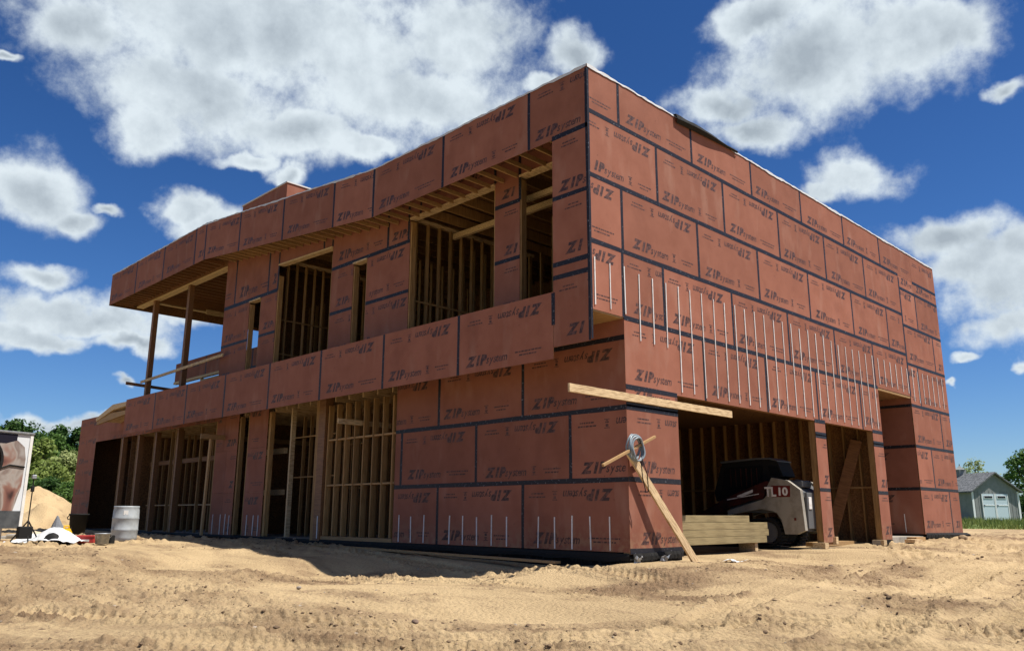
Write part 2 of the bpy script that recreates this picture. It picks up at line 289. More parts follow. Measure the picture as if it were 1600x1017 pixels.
def sheath(P, rows, holes, parent, extra_tape=(), htape=True, vtape=True, th=.012, tw=.086, htape_rows=None, prints=True, name='wall_sheathing', seed0=0, tapebox=None):
    """P(u, v, w) -> world. rows: (v0, v1, [seams], anchor). Builds panels, tape and print as real thin pieces."""
    W = MB(); T = MB(); I = MB(); pcs = []
    for ri, row in enumerate(rows):
        v0, v1, seams = row[:3]; anch = row[3] if len(row) > 3 else 'b'
        for k in range(len(seams)-1):
            a, b = seams[k], seams[k+1]; rs = subtract((a, b, v0, v1), holes); va = random.random()
            for p in rs:
                g = .002; q = (p[0]+g, p[1]-g, p[2]+g, p[3]-g)
                W.hexa([P(q[0], q[2], -th), P(q[1], q[2], -th), P(q[1], q[2], 0), P(q[0], q[2], 0), P(q[0], q[3], -th), P(q[1], q[3], -th), P(q[1], q[3], 0), P(q[0], q[3], 0)],
                       (1, 1, 1, 1, 0, 1), va)
                pcs.append((p, ri, k))
            if not prints: continue
            un = b-2.44 if (k == 0 and b-a < 2.3 and len(seams) > 2) else a
            vn = v0 if anch == 'b' else v1-1.22
            for gv, gf in panel_print(seed0+ri*31+k):
                xs = [c[0]+un for c in gv]; ys = [c[1]+vn for c in gv]
                bb = (min(xs), max(xs), min(ys), max(ys))
                if any(bb[0] >= r[0]-.005 and bb[1] <= r[1]+.005 and bb[2] >= r[2] and bb[3] <= r[3] for r in rs):
                    i = len(I.v); I.v += [tuple(map(float, P(x, y, .0012))) for x, y in zip(xs, ys)]
                    for f in gf: I.f.append(tuple(i+j for j in f)); I.m.append(0); I.a.append(.5)
    def cov(u, v): return any(p[0]-1e-6 <= u <= p[1]+1e-6 and p[2]-1e-6 <= v <= p[3]+1e-6 for p, _, _ in pcs)
    def tbox(a, b, c, d, w0, w1):
        if b-a > d-c: m = max(1, int((b-a)/.6)); cuts = [(a+(b-a)*i/m, None) for i in range(m+1)]
        else: m = max(1, int((d-c)/.4)); cuts = [(None, c+(d-c)*i/m) for i in range(m+1)]
        jt = [(random.uniform(-.005, .005), random.uniform(-.005, .005)) for _ in cuts]
        for i in range(m):
            (x0, y0), (x1, y1) = cuts[i], cuts[i+1]; (p, q), (r, s) = jt[i], jt[i+1]
            if x0 is not None: k4 = ((x0, c+p), (x1, c+r), (x0, d+q), (x1, d+s))
            else: k4 = ((a+p, y0), (b+q, y0), (a+r, y1), (b+s, y1))
            A_, B_, C_, D_ = k4; T.hexa([P(*A_, w0), P(*B_, w0), P(*B_, w1), P(*A_, w1), P(*C_, w0), P(*D_, w0), P(*D_, w1), P(*C_, w1)])
    if htape:
        ubr = sorted({round(x, 4) for p, _, _ in pcs for x in p[:2]}); vbr = sorted({round(x, 4) for p, _, _ in pcs for x in p[2:]})
        for v in vbr:
            run = None
            for i in range(len(ubr)-1):
                m = (ubr[i]+ubr[i+1])/2; ok = cov(m, v-.03) and cov(m, v+.03) and any(abs(v-r[0]) < .003 or abs(v-r[1]) < .003 for r in rows)
                if ok and run is None: run = ubr[i]
                if run is not None and (not ok or i == len(ubr)-2):
                    e = ubr[i+1] if ok else ubr[i]; tbox(run+.002, e-.002, v-tw/2, v+tw/2, .0002, .003); run = None
    if vtape:
        done = set()
        for p, ri, k in pcs:
            u = p[1]
            if cov(u-.03, (p[2]+p[3])/2) and cov(u+.03, (p[2]+p[3])/2) and any(abs(u-s) < .003 for s in rows[ri][2][1:-1]):
                h = tw*.42; tbox(u-h, u+h, p[2]+.002, p[3]-.002, .0001, .002)
    for a, b, c, d in extra_tape: tbox(a, b, c, d, .0004, .0038)
    w = W.build(name, [M['zip'], M['osb']], parent)
    if I.f: I.build('printed_lettering', M['ink'], w, recalc=False)
    if T.f: T.build('seam_tape', M['tape'], w)
    return w
# ---------------------------------------------------------------- building under construction
B = empty('unfinished_house', (0, 0, 0))
tag(B, 'large two storey house under construction, clad in printed reddish brown sheathing panels with black tape', 'house')
def zo(y): return min(1.0, max(0.0, (y-6.5)/(15.56-6.5)))
PR = lambda u, v, w: (u, -w, v)
PL = lambda u, v, w: (-w, -u, v)
PF = lambda u, v, w: (-w, -u, v+zo(-u))
PW = lambda u, v, w: (.9-w, -u, v+zo(-u)*min(1, max(0, (v-6.93)/1.3)))
PG = lambda u, v, w: (.9-w, -u, v)
PA = lambda u, v, w: (14.4-w, -u, v)
def ny(L): return sorted(-y for y in L)
# right face, main part
sheath(PR, [
    (7.67, 8.55, [0, .9, 3.35, 5.79, 8.22, 10.66, 13.1, 15.54]),
    (6.45, 7.67, [0, 2.07, 4.51, 6.95, 9.39, 11.83, 14.4]),
    (5.23, 6.45, [0, .93, 3.42, 5.85, 8.3, 10.8, 13.17, 14.4], 'b'),
    (4.01, 5.23, [0, .9, 2.15, 4.63, 7.08, 9.54, 11.91, 14.4], 'b'),
    (2.79, 4.01, [.9, 3.42, 5.88, 8.3, 10.8, 12.02], 't'),
    (2.44, 2.79, [.9, 2.45]), (1.22, 2.44, [.9, 2.45]), (0.0, 1.22, [.9, 2.45]),
    (2.5, 2.79, [8.05, 8.6]), (1.22, 2.5, [8.05, 8.6]), (.05, 1.22, [8.05, 8.6]),
    (2.5, 2.79, [11.38, 12.02]), (1.22, 2.5, [11.38, 12.02]), (.05, 1.22, [11.38, 12.02]),
], [], B, extra_tape=[(-.001, .05, 3.5, 8.5)], seed0=11)
# right face, end tower with its own coursing
sheath(PR, [
    (7.28, 8.55, [15.543, 17.6]), (7.28, 7.667, [14.403, 15.54]), (6.14, 7.28, [14.403, 15.64, 17.6]), (4.98, 6.14, [14.403, 16.81, 17.6]),
    (3.76, 4.98, [14.403, 15.2, 17.6]), (2.59, 3.76, [14.4, 16.72, 17.6]), (1.4, 2.59, [14.4, 15.6, 17.6], 't'), (.15, 1.4, [14.4, 16.74, 17.6], 't')],
    [], B, extra_tape=[(14.36, 14.45, 4.02, 7.6)], seed0=77)
# porch side wall beside the tower
sheath(PA, [(3.76, 4.01, [-3, -.02]), (2.59, 3.76, [-3, -.02], 'b'), (1.4, 2.59, [-3, -.02], 't'), (.15, 1.4, [-3, -.02], 'b')], [], B, seed0=5)
# roof fascia, corner pier and balcony band on the long side
sheath(PF, [(7.35, 8.55, ny([0, 1.44, 3.98, 6.5, 8.2, 10.7, 13.24, 15.56, 16.29, 18.78, 21.22, 23.75]), 'b')], [], B, htape=False, seed0=21)
sheath(PF, [(6.18, 7.38, ny([.02, .85]), 't'), (4.94, 6.18, ny([.02, .85]), 't'), (4.70, 4.94, ny([.02, .85])), (3.46, 4.70, ny([.02, .85]), 't')],
       [(-.86, 0, 7.35, 7.5)], B, extra_tape=[(-.85, -.002, 7.33, 7.42), (-.05, -.002, 3.47, 8.5), (-.89, -.81, 3.86, 4.44)], seed0=31)
sheath(PL, [(3.26, 4.46, ny([.853, 3.37, 5.85, 8.37, 10.85, 13.36, 15.9, 18.28, 20.82]), 'b')], [], B, htape=False, seed0=41)
# upper window wall, set back
yW = [(1.2, 2.57, 3.9, 7.47), (3.31, 6.22, 3.9, 7.5), (7.95, 8.55, 3.9, 6.9), (9.57, 12.42, 3.9, 7.45), (13.38, 14.08, 3.9, 6.9)]
sheath(PW, [(6.93, 8.3, ny([.3, 2.57, 3.31, 5.84, 6.28, 7.1, 9.59, 10.02, 12.43, 13.0, 15.1, 15.78]), 'b'), (5.71, 6.93, ny([.3, 3.31, 8.55, 9.57, 13.38, 15.78]), 't'), (4.05, 5.71, ny([.3, 3.31, 8.55, 9.57, 13.38, 15.78]), 't')],
       [(-b, -a, c, d) for a, b, c, d in yW], B, seed0=51, vtape=True)
# lower wall, set back
yGa = [(6.5, 9.4, -1, 3.62)]
sheath(PG, [(2.44, 3.66, ny([0, 2.48, 5.0, 7.5]), 'b'), (1.22, 2.44, ny([0, 1.28, 3.8, 6.27, 7]), 'b'), (.03, 1.22, ny([0, 2.48, 4.98, 7]), 't'), (3.66, 4.0, ny([0, 7.5]), 't')],
       [(-b, -a, c, d) for a, b, c, d in yGa], B, seed0=161)
yG = [(6.5, 9.4, -1, 3.62), (9.4, 12.42, -1, 3.5), (13.5, 14.15, -1, 3.5), (15.55, 23.38, -1, 3.38), (23.38, 26.2, -1, 3.38)]
sheath(PG, [(2.44, 3.66, ny([7.5, 10, 12.42, 15, 17.4, 19.9, 22.3, 24.7, 28.2]), 'b'), (1.22, 2.44, ny([12.42, 14.8, 28.2]), 'b'), (.03, 1.22, ny([12.42, 14.8, 28.2]), 't'),
            (3.66, 4.40, ny([7.5, 12, 17, 20.5, 23, 25.6, 28.2]), 't')],
       [(-b, -a, c, d) for a, b, c, d in yG], B, seed0=61, htape=False, vtape=False)
# rear and hidden walls, plain openings
PX = lambda u, v, w: (17.6+w, u, v)
sheath(PX, [(0, 4, [.02, 8, 15.75]), (4, 8.4, [.02, 8, 15.75])], [(3, 5, 5, 7), (9, 11, 5, 7)], B, prints=False)
PB = lambda u, v, w: (u, 15.77+w, v)
sheath(PB, [(4.05, 6.9, [.92, 3, 9, 17.58]), (6.9, 9.2, [.92, 3, 9, 17.58])], [(1.5, 2.3, 4.3, 6.52)], B, prints=False)
PB2 = lambda u, v, w: (u, 28.2+w, v)
sheath(PB2, [(-.1, 4.3, [.92, 6, 12])], [(5, 7, 1, 3)], B, prints=False)
PX2 = lambda u, v, w: (12+w, u, v)
sheath(PX2, [(-.1, 4.3, [15.8, 22, 28.2])], [(18, 20, 1, 3)], B, prints=False)
# porch end fascia and far fascia
PE = lambda u, v, w: (u, 23.75+w, v+1)
sheath(PE, [(7.35, 8.55, [.015, 2.4, 4.9, 7.3, 11.5])], [], B, prints=False, htape=False)
PE2 = lambda u, v, w: (11.5+w, u, v+1)
sheath(PE2, [(7.35, 8.55, [15.8, 20, 23.75])], [], B, prints=False, htape=False)
# roof, ceilings and floors
def part(name, m, fn, **k):
    b = MB(); fn(b); return b.build(name, m, B, **k)
def roof(b):
    for y0, y1 in ((.02, 6.5), (6.5, 15.56), (15.56, 15.76)):
        b.hexa([(.02, y0, 8.2+zo(y0)), (17.58, y0, 8.2+zo(y0)), (17.58, y1, 8.2+zo(y1)), (.02, y1, 8.2+zo(y1))]+[(.02, y0, 8.35+zo(y0)), (17.58, y0, 8.35+zo(y0)), (17.58, y1, 8.35+zo(y1)), (.02, y1, 8.35+zo(y1))])
    b.box(.02, 11.48, 15.78, 23.72, 9.2, 9.35)
part('roof_deck', M['osb'], roof)
part('floor_deck', M['osb'], lambda b: (b.box(.92, 17.57, .02, 15.74, 3.98, 4.04), b.box(.02, .88, .02, 20.8, 4.05, 4.09), b.box(.92, 11.9, 15.8, 28.1, 4.1, 4.2)))
part('floor_slab', M['concrete'], lambda b: b.box(.95, 17.5, 6.5, 15.8, -.3, .02))
part('floor_slab', M['concrete'], lambda b: b.box(.95, 11.9, 15.82, 28.1, -.3, .03))
random.seed(3)
nst = [0]; SO = MB()
def stud(x0, x1, y0, y1, z0, z1, name='stud', m='stud'):
    if name == 'stud':
        nst[0] += 1
        if nst[0] > 98: SO.box(x0, x1, y0, y1, z0, z1); return
    b = MB(); j = random.uniform(-.006, .006); b.hexa([(x0, y0, z0), (x1, y0, z0), (x1, y1, z0), (x0, y1, z0), (x0+j, y0+j, z1), (x1+j, y0+j, z1), (x1+j, y1+j, z1), (x0+j, y1+j, z1)]); b.build(name, M[m], B)
S = .040; D6 = .14
def frange(a, b, s):
    while a <= b: yield a; a += s
# unsheathed stud wall in the wide lower opening
for y in frange(6.62, 9.35, .385): stud(.91, .91+D6, y, y+S, .12, 3.3)
for z in (1.30, 2.41): stud(.93, 1.03, 6.55, 9.38, z, z+S, 'blocking', 'planky')
stud(.88, 1.05, 6.52, 9.42, -.12, .11, 'bottom_plate', 'planky')
stud(.86, 1.08, 9.42, 9.72, .0, 3.62, 'post', 'lvl'); stud(.87, 1.07, 9.725, 9.86, .0, 3.62, 'post', 'stud')
# garage: end wall studs seen through the doors
for y in frange(.15, 6.4, .405): stud(11.80, 11.94, y, y+S, -.05, 3.3)
part('garage_wall', M['osb'], lambda b: (b.box(11.945, 12.01, .02, 7, -.2, 3.95), b.box(1.0, 11.94, 6.45, 6.49, -.2, 3.95)))
for x in frange(1.2, 11.6, .405): stud(x, x+S, 6.30, 6.445, -.05, 3.3)
stud(11.76, 11.799, .1, 6.3, 1.35, 1.39, 'blocking', 'planky')
part('garage_ceiling', M['osb'], lambda b: b.box(1.0, 11.94, .05, 6.44, 3.3, 3.34))
def lintel(b): b.box(2.46, 12.0, .014, .16, 2.80, 3.3)
part('lintel', M['lvl'], lintel)
# door jambs and piers on the right face
for x0, x1 in ((2.455, 2.6), (8.06, 8.2), (11.25, 11.37)):
    pass
for x0, x1, nm in ((2.30, 2.445, 'jamb'), (8.055, 8.10, 'jamb'), (8.55, 8.595, 'jamb'), (11.385, 11.43, 'jamb'), (11.97, 12.015, 'jamb')):
    stud(x0, x1, .014, .155, .0, 2.79, nm, 'stud')
stud(.905, .94, .014, .14, 0, 2.79, 'jamb', 'stud')
part('pier_core', M['lvl'], lambda b: (b.box(8.11, 8.54, .02, .15, .0, 2.79), b.box(11.44, 11.96, .02, .15, .0, 2.79)))
for x in (8.02, 11.33): stud(x-.12, x+.06, -.09, .20, -.08, .05, 'sill_block', 'plank')
stud(8.55, 8.66, -.06, .05, .0, .17, 'sill_block', 'plank')
for q in ((7.78, 8.62, .0, .2, -.45, -.085), (11.2, 12.1, .0, .2, -.45, .04), (12.12, 17.0, .06, 3.2, -.4, .10)): part('foundation', M['concrete'], lambda b: b.box(*q))
for q in ((.93, 2.44, .03, .25, -.5, -.005), (.925, 1.15, .26, 6.5, -.5, .02), (.93, 1.15, 6.51, 28.1, -.5, -.125), (11.46, 12.0, -.02, -.002, -.3, .045), (14.42, 17.58, .03, .3, -.4, .14), (14.42, 14.6, .31, 3.0, -.4, .14)):
    part('foundation', M['found'], lambda b: b.box(*q))
def flash(b, which):     # loose black strip along the wall bases
    n = 60
    for seg, (p0, p1, nx) in enumerate((((.885, .0, .0), (.885, 26.5, .05), (-1, 0)), ((.95, -.015, .0), (2.4, -.015, .02), (0, -1)), ((14.4, -.02, .17), (17.75, -.05, .14), (0, -1)))):
        prev = None
        if seg != which: continue
        for i in range(n+1):
            t = i/n; x = p0[0]+(p1[0]-p0[0])*t; y = p0[1]+(p1[1]-p0[1])*t; z = p0[2]+(p1[2]-p0[2])*t
            r = random.uniform(0, .02); o = .01+random.uniform(0, .015)+(.10*t*t if seg == 2 else 0)
            q = [(x+nx[0]*.004, y+nx[1]*.004, z+.015), (x+nx[0]*(o), y+nx[1]*(o), z-.03-r), (x+nx[0]*(o*.7), y+nx[1]*(o*.7), z-.09-2*r)]
            if prev:
                for a in range(2): b.poly([prev[a], q[a], q[a+1], prev[a+1]])
            prev = q
for k_ in (0, 1, 2): part('base_flashing', M['blackm'], lambda b: flash(b, k_))
# porch alcove on the right face
part('porch_lining', M['osb'], lambda b: (b.box(12.03, 14.38, .02, 3.0, 4.0, 4.03), b.box(12.03, 14.38, 3.0, 3.05, -.1, 3.99), b.box(12.012, 12.03, .03, 2.99, -.1, 3.99)))
stud(12.03, 14.38, .012, .06, 3.95, 4.0, 'lintel', 'planky')
# underside of the overhanging corner
for x in (.06, .45, .84): stud(x, x+S, .05, .88, 4.02, 4.04, 'soffit_batten', 'plank')
part('soffit', M['planky'], lambda b: b.box(.015, .885, .012, 3, 3.985, 4.01))
# fascia framing: lookouts, joists
for y in frange(1.0, 15.3, .405): stud(.015, .885, y, y+S, 7.43+zo(y), 7.52+zo(y), 'lookout', 'planky')
for y in frange(15.95, 23.6, .345): stud(.015, .85, y, y+S, 8.43, 8.56, 'lookout', 'lvl')
for y in frange(1.2, 15.3, .61): stud(1.05, 9.0, y, y+.045, 7.62+zo(y), 7.85+zo(y), 'joist', 'stud')
for y in frange(16.0, 23.6, .405): stud(.95, 9.0, y, y+.04, 8.62, 8.86, 'joist', 'lvl')
part('soffit', M['lvl'], lambda b: b.box(.015, 9.2, 15.8, 23.7, 8.87, 8.90))
stud(.93, 1.12, 15.8, 23.4, 8.40, 8.84, 'beam', 'lvl'); stud(.90, 1.14, 15.82, 23.38, 8.355, 8.398, 'beam', 'plank')
stud(1.15, 9.0, 21.73, 21.87, 8.30, 8.62, 'beam', 'lvl'); stud(1.15, 9.0, 21.71, 21.89, 8.262, 8.298, 'beam', 'plank')
stud(2.9, 6.0, 21.66, 21.705, 8.18, 8.36, 'beam', 'plank')
for y in (21.75, 18.72): stud(.93, 1.10, y-.085, y+.085, 4.21, 8.354, 'post', 'lvl')
# window jambs, headers and sills
for a, b_, c, d in yW:
    stud(.915, 1.055, a-.001, a+.038, 4.06, d-.09, 'jamb'); stud(.915, 1.055, b_-.038, b_+.001, 4.06, d-.09, 'jamb')
    b = MB(); z0a, z0b = (d+zo(a)*min(1, max(0, (d-6.93)/1.3))), (d+zo(b_)*min(1, max(0, (d-6.93)/1.3)))
    b.hexa([(.87, a, z0a-.045), (1.06, a, z0a-.045), (1.06, b_, z0b-.045), (.87, b_, z0b-.045), (.87, a, z0a-.002), (1.06, a, z0a-.002), (1.06, b_, z0b-.002), (.87, b_, z0b-.002)])
    b.build('header', M['plank'], B)
for y in (12.62, 13.16, 6.4, 3.0, 9.35): stud(.915, 1.055, y, y+S, 4.06, 7.5, 'stud')
# upstairs partitions
def partition_x(y, x0, x1, z0, z1, st=.42, ex=None):
    for x in frange(x0, x1, st): stud(x, x+S, y, y+.09, z0, z1)
    stud(x0, x1+S, y-.001, y+.091, z1, z1+.08, 'top_plate', 'plank')
partition_x(6.3, 1.15, 5.2, 4.1, 7.52, .36); stud(1.1, 5.2, 6.28, 6.299, 5.5, 5.54, 'blocking')
partition_x(12.6, 1.3, 4.9, 4.1, 7.9, .30); stud(1.1, 4.9, 12.58, 12.599, 5.1, 5.14, 'blocking'); stud(1.1, 4.9, 12.58, 12.599, 6.1, 6.14, 'blocking')
stud(2.2, 2.29, 2.0, 6.2, 7.28, 7.42, 'header', 'plank'); stud(1.5, 1.58, 1.2, 3.0, 7.18, 7.3, 'header', 'plank')
for y in frange(1.5, 15.0, .61): stud(5.6, 5.69, y, y+S, 4.1, 7.3)
b = MB(); b.bar((2.2, 10.9, 7.1), (1.6, 10.2, 5.6), .04, .09); b.build('brace', M['plank'], B)
part('interior_wall', M['osb'], lambda b: (b.box(8.2, 8.25, .05, 15.7, 4.05, 8.1),))
# ground floor partitions
for y in frange(12.75, 15.6, .42): stud(3.4, 3.49, y, y+S, 4.1, 7.3)
for x in frange(1.3, 5.4, .41): stud(x, x+S, 8.9, 8.99, 4.1, 7.6)
for x in frange(1.45, 5.2, .40): stud(x, x+S, 6.75, 6.84, 4.1, 7.4)
for y in frange(1.2, 3.2, .4): stud(2.6, 2.69, y, y+S, 4.1, 7.2)
for y in frange(2.3, 6.1, .41): stud(4.3, 4.39, y, y+S, 4.1, 7.2)
for y in frange(6.7, 9.3, .43): stud(1.9, 1.99, y+.2, y+.2+S, .05, 3.35)
for y in frange(10.0, 12.2, .37): stud(1.7, 1.79, y, y+S, .05, 3.3)
stud(1.66, 1.70, 9.95, 12.3, 1.6, 1.64, 'blocking'); stud(1.66, 1.70, 9.95, 12.3, 2.7, 2.74, 'blocking')
for y in frange(9.95, 12.3, .41): stud(2.6, 2.69, y, y+S, .05, 3.3)
stud(2.56, 2.6, 9.9, 12.4, 1.3, 1.34, 'blocking'); stud(2.56, 2.6, 9.9, 12.4, 2.5, 2.54, 'blocking')
for y in frange(6.8, 15.5, .8): stud(4.6, 4.69, y, y+S, .05, 3.3)
stud(.93, 1.05, 12.30, 12.41, .05, 3.4, 'jamb'); stud(.93, 1.05, 11.15, 11.22, .05, 3.4, 'jamb', 'plank'); stud(.93, 1.05, 13.51, 13.6, .05, 3.4, 'jamb'); stud(.93, 1.05, 14.05, 14.14, .05, 3.4, 'jamb'); stud(.93, 1.05, 15.56, 15.66, .05, 3.4, 'jamb')
stud(1.5, 1.6, 12.5, 14.6, 1.15, 1.3, 'blocking', 'plank'); stud(1.5, 1.6, 12.5, 14.6, 2.3, 2.45, 'blocking', 'plank')
for y in (18.42, 20.22, 21.75, 23.3): stud(.9, 1.06, y-.07, y+.07, -.05, 3.36, 'post', 'lvl'); stud(.89, 1.04, y+.085, y+.13, -.05, 3.36, 'stud', 'plank')
for y in (15.9, 16.4, 16.9, 17.5, 17.9, 18.9, 19.4, 19.9, 20.8, 21.2, 21.9, 22.4, 22.9): stud(1.9, 1.99, y, y+S, .05, 3.3, 'stud', 'stud')
for y in (16.2, 17.3, 18.8, 19.6, 21.0, 22.5): stud(1.2, 1.29, y, y+S, .05, 3.36, 'stud', 'planky')
stud(1.86, 1.9, 16, 23, 2.35, 2.5, 'blocking', 'lvl'); stud(1.86, 1.9, 16, 23, .9, .94, 'blocking', 'plank')
for q in ((5.0, 5.05, 6.6, 28, .03, 4.0), (1.2, 4.99, 23.2, 23.25, .03, 4.0), (1.2, 4.99, 15.3, 15.34, .03, 3.9)): part('interior_wall', M['osb'], lambda b: b.box(*q))
part('ceiling', M['osb'], lambda b: (b.box(1.0, 17.5, 6.55, 15.7, 3.62, 3.66), b.box(1.0, 11.9, 15.8, 28, 3.62, 3.66)))
for y in frange(6.8, 23, .6): stud(1.0, 4.5, y, y+S, 3.4, 3.61, 'joist', 'plank')
o = SO.build('studs', M['stud'], B) if SO.f else None
if o: o['kind'] = 'stuff'
# low volume at the far left: roof edge and unfinished overhang
part('low_roof', M['osb'], lambda b: b.box(.92, 11.98, 20.8, 28.18, 4.3, 4.38))
part('open_eave', M['plank'], lambda b: b.prism([(20.825, 4.40), (22.1, 4.41), (23.7, 4.04), (23.65, 3.93), (22.0, 4.22), (20.825, 4.25)], .0, .88, 0))
part('open_eave', M['planky'], lambda b: (b.prism([(20.825, 4.1), (22.2, 4.12), (23.63, 3.92), (23.63, 3.80), (20.825, 3.97)], .02, .1, 0)))
# roof edge membranes
def cap(b):
    r = random.Random(5)
    def run(f, L, n, out):
        prev = None
        for i in range(n+1):
            t = L*i/n; j = r.uniform(-.008, .012); d = .008+r.uniform(0, .02)+(.02 if (i//7) % 4 == 0 else 0)
            p, nrm = f(t); p = Vector(p); nrm = Vector(nrm)
            q = [p+nrm*.015+Vector((0, 0, -d)), p+nrm*(.012+j*.4)+Vector((0, 0, .018+j)), p-nrm*.12+Vector((0, 0, .022+j))]
            if prev:
                for a in range(2): b.poly([prev[a], q[a], q[a+1], prev[a+1]])
            prev = q
    run(lambda t: ((t, 0, 8.55), (0, -1, 0)), 17.6, 150, 1)
    run(lambda t: ((0, t, 8.55+zo(t)), (-1, 0, 0)), 23.75, 180, 1)
part('roof_membrane', M['membrane'], cap)
def flap(b):
    prev = None; r = random.Random(2)
    for i in range(17):
        t = i/16; x = 2.72+2.4*t; s = math.sin(math.pi*min(1, t*1.15+.08)); d = (.12*(1-t)**1.2+.02)
        q = [(x, .02, 8.585), (x+.03, -.05-.05*s, 8.57+r.uniform(-.01, .01)), (x+.05, -.07-.05*s, 8.56-d*.6), (x+.08, -.03, 8.55-d)]
        if prev:
            for a in range(3): b.poly([prev[a], q[a], q[a+1], prev[a+1]])
        prev = q
part('loose_flap', M['blackm'], flap)
# stair bulkhead above the roof
bh = MB(); bh.box(3.0, 5.5, 16.2, 19.5, 9.3, 12.03); bh.build('bulkhead', [M['zip']], B)
bh = MB(); bh.box(2.97, 5.53, 16.17, 19.53, 12.03, 12.08); bh.build('roof_membrane', M['membrane'], B)
# raised parapet seen across the balcony
PP = lambda u, v, w: (3-w, -u, v)
sheath(PP, [(5.80, 6.54, ny([19.6, 21.5, 24.3]), 't')], [], B, th=.05)
stud(2.96, 3.1, 19.6, 24.3, 5.70, 5.795, 'bottom_plate', 'plank'); stud(3.0, 3.1, 21.8, 21.9, 4.2, 5.69, 'post', 'plank'); stud(3.0, 3.1, 20.2, 20.3, 4.2, 5.69, 'post', 'plank')
stud(2.96, 3.1, 19.9, 21.7, 5.55, 5.62, 'bottom_plate', 'plank')
sheath(PP, [(4.21, 5.6, ny([15.9, 17.8, 19.58])), (5.6, 6.30, ny([15.9, 17.8, 19.58]), 't')], [], B, th=.05, seed0=9)
# pale vertical strips fixed over the sheathing
def strip(P, u, v0, v1, w=.022):
    b = MB(); j = random.uniform(-.016, .016); w *= random.uniform(.75, 1.1); h = w/2
    b.hexa([P(u-h, v0, .004), P(u+h, v0, .004), P(u+h, v0, .018), P(u-h, v0, .018), P(u-h+j, v1, .004), P(u+h+j, v1, .004), P(u+h+j, v1, .018), P(u-h+j, v1, .018)])
    b.build('vertical_strip', M['strip'], B)
for i in range(43):
    x = .11+.4165*i
    if x > 17.4: break
    z0 = 4.08 if i < 3 else 3.67 if i < 6 else 2.86 if x < 11.95 else 4.1 if x < 14.35 else 3.9
    strip(PR, x, z0+random.uniform(-.02, .02), (4.92 if x < 9 else 4.84)+random.uniform(-.03, .03))
for y in (6.27, 5.84, 5.41, 4.58, 4.16, 3.74, 3.32, 2.90, 2.08, 1.67, 1.26, .83, .41, 15.34, 14.84, 14.55, 14.31, 13.24, 12.87, 12.58, 9.5):
    strip(PG if y != 9.5 else (lambda u, v, w: (.855-w, -u, v)), -y, .05, .60+random.uniform(-.02, .03))
for y in (.6, .25): strip(PA, -y*2, .2, .7)
# ---------------------------------------------------------------- ground
GP = np.array([
 (-10.25, -8.46, -.62), (-7, -5, -.55), (-4.7, -2.8, -.52), (-8, .3, -.45), (-11, 3, -.35), (-1.2, -6.1, -.50), (-1, -1.5, -.40), (3, -4, -.40), (6, -8, -.45), (10, -6, -.28), (10, -2, -.14), (20, -6, -.12),
 (.24, .6, -.22), (-.84, 1.6, -.38), (-2.15, 2.8, -.42), (-2.2, 3.6, -.41), (-2.2, 5.75, -.15), (-2.2, 8.4, -.05), (-2.2, 10.8, .02), (-4.2, 4.5, -.22), (-5, 7, .0), (-6.5, 6.0, -.02), (-4, 10, .03), (-3, 14, .04), (-5.5, 11, .04), (-9, 9, -.02),
 (.8, 4, -.18), (.8, 8, -.10), (.8, 12, -.04), (.8, 20, -.02), (.8, 27, 0), (.9, -.2, -.10), (1.7, -.2, -.10), (2.5, -.3, -.12), (4, -.1, -.13), (8, -.3, -.10), (12, -.3, -.03), (14.5, -.4, .0), (17.6, -.4, .05), (18, 3, .1), (4.9, -1.2, -.22),
 (3, 3, -.14), (7, 3, -.08), (11, 3, -.08), (5, 6, -.14), (5, 12, -.3), (14, 10, -.3), (8, 22, -.3), (30, 0, .02), (30, 10, .05), (45, 0, .0), (50, 12, .05), (50, -25, 0), (25, -20, -.2), (0, -25, -.5), (-25, -25, -.6), (-30, 0, -.3), (-25, 25, .0), (-4, 22, .0), (-8, 30, 0), (5, 45, 0), (-20, 50, 0), (30, 35, 0)])
def vnoise(x, y, wl, seed):
    x = x/wl+seed*17.31; y = y/wl+seed*5.77; xi = np.floor(x).astype(np.int64); yi = np.floor(y).astype(np.int64); fx = x-xi; fy = y-yi
    fx = fx*fx*(3-2*fx); fy = fy*fy*(3-2*fy)
    def h(a, b):
        k = (a*374761393+b*668265263+seed*1013904223) & 0xffffffff; k = ((k ^ (k >> 13))*1274126177) & 0xffffffff; k = k ^ (k >> 16); return (k & 0xffff)/65535.0
    return ((h(xi, yi)*(1-fx)+h(xi+1, yi)*fx)*(1-fy)+(h(xi, yi+1)*(1-fx)+h(xi+1, yi+1)*fx)*fy)*2-1
def base_h(x, y):
    num = np.zeros_like(x); den = np.zeros_like(x)
    for a, b, c in GP:
        w = 1/((x-a)**2+(y-b)**2+.10)**1.6; num += w*c; den += w
    return num/den
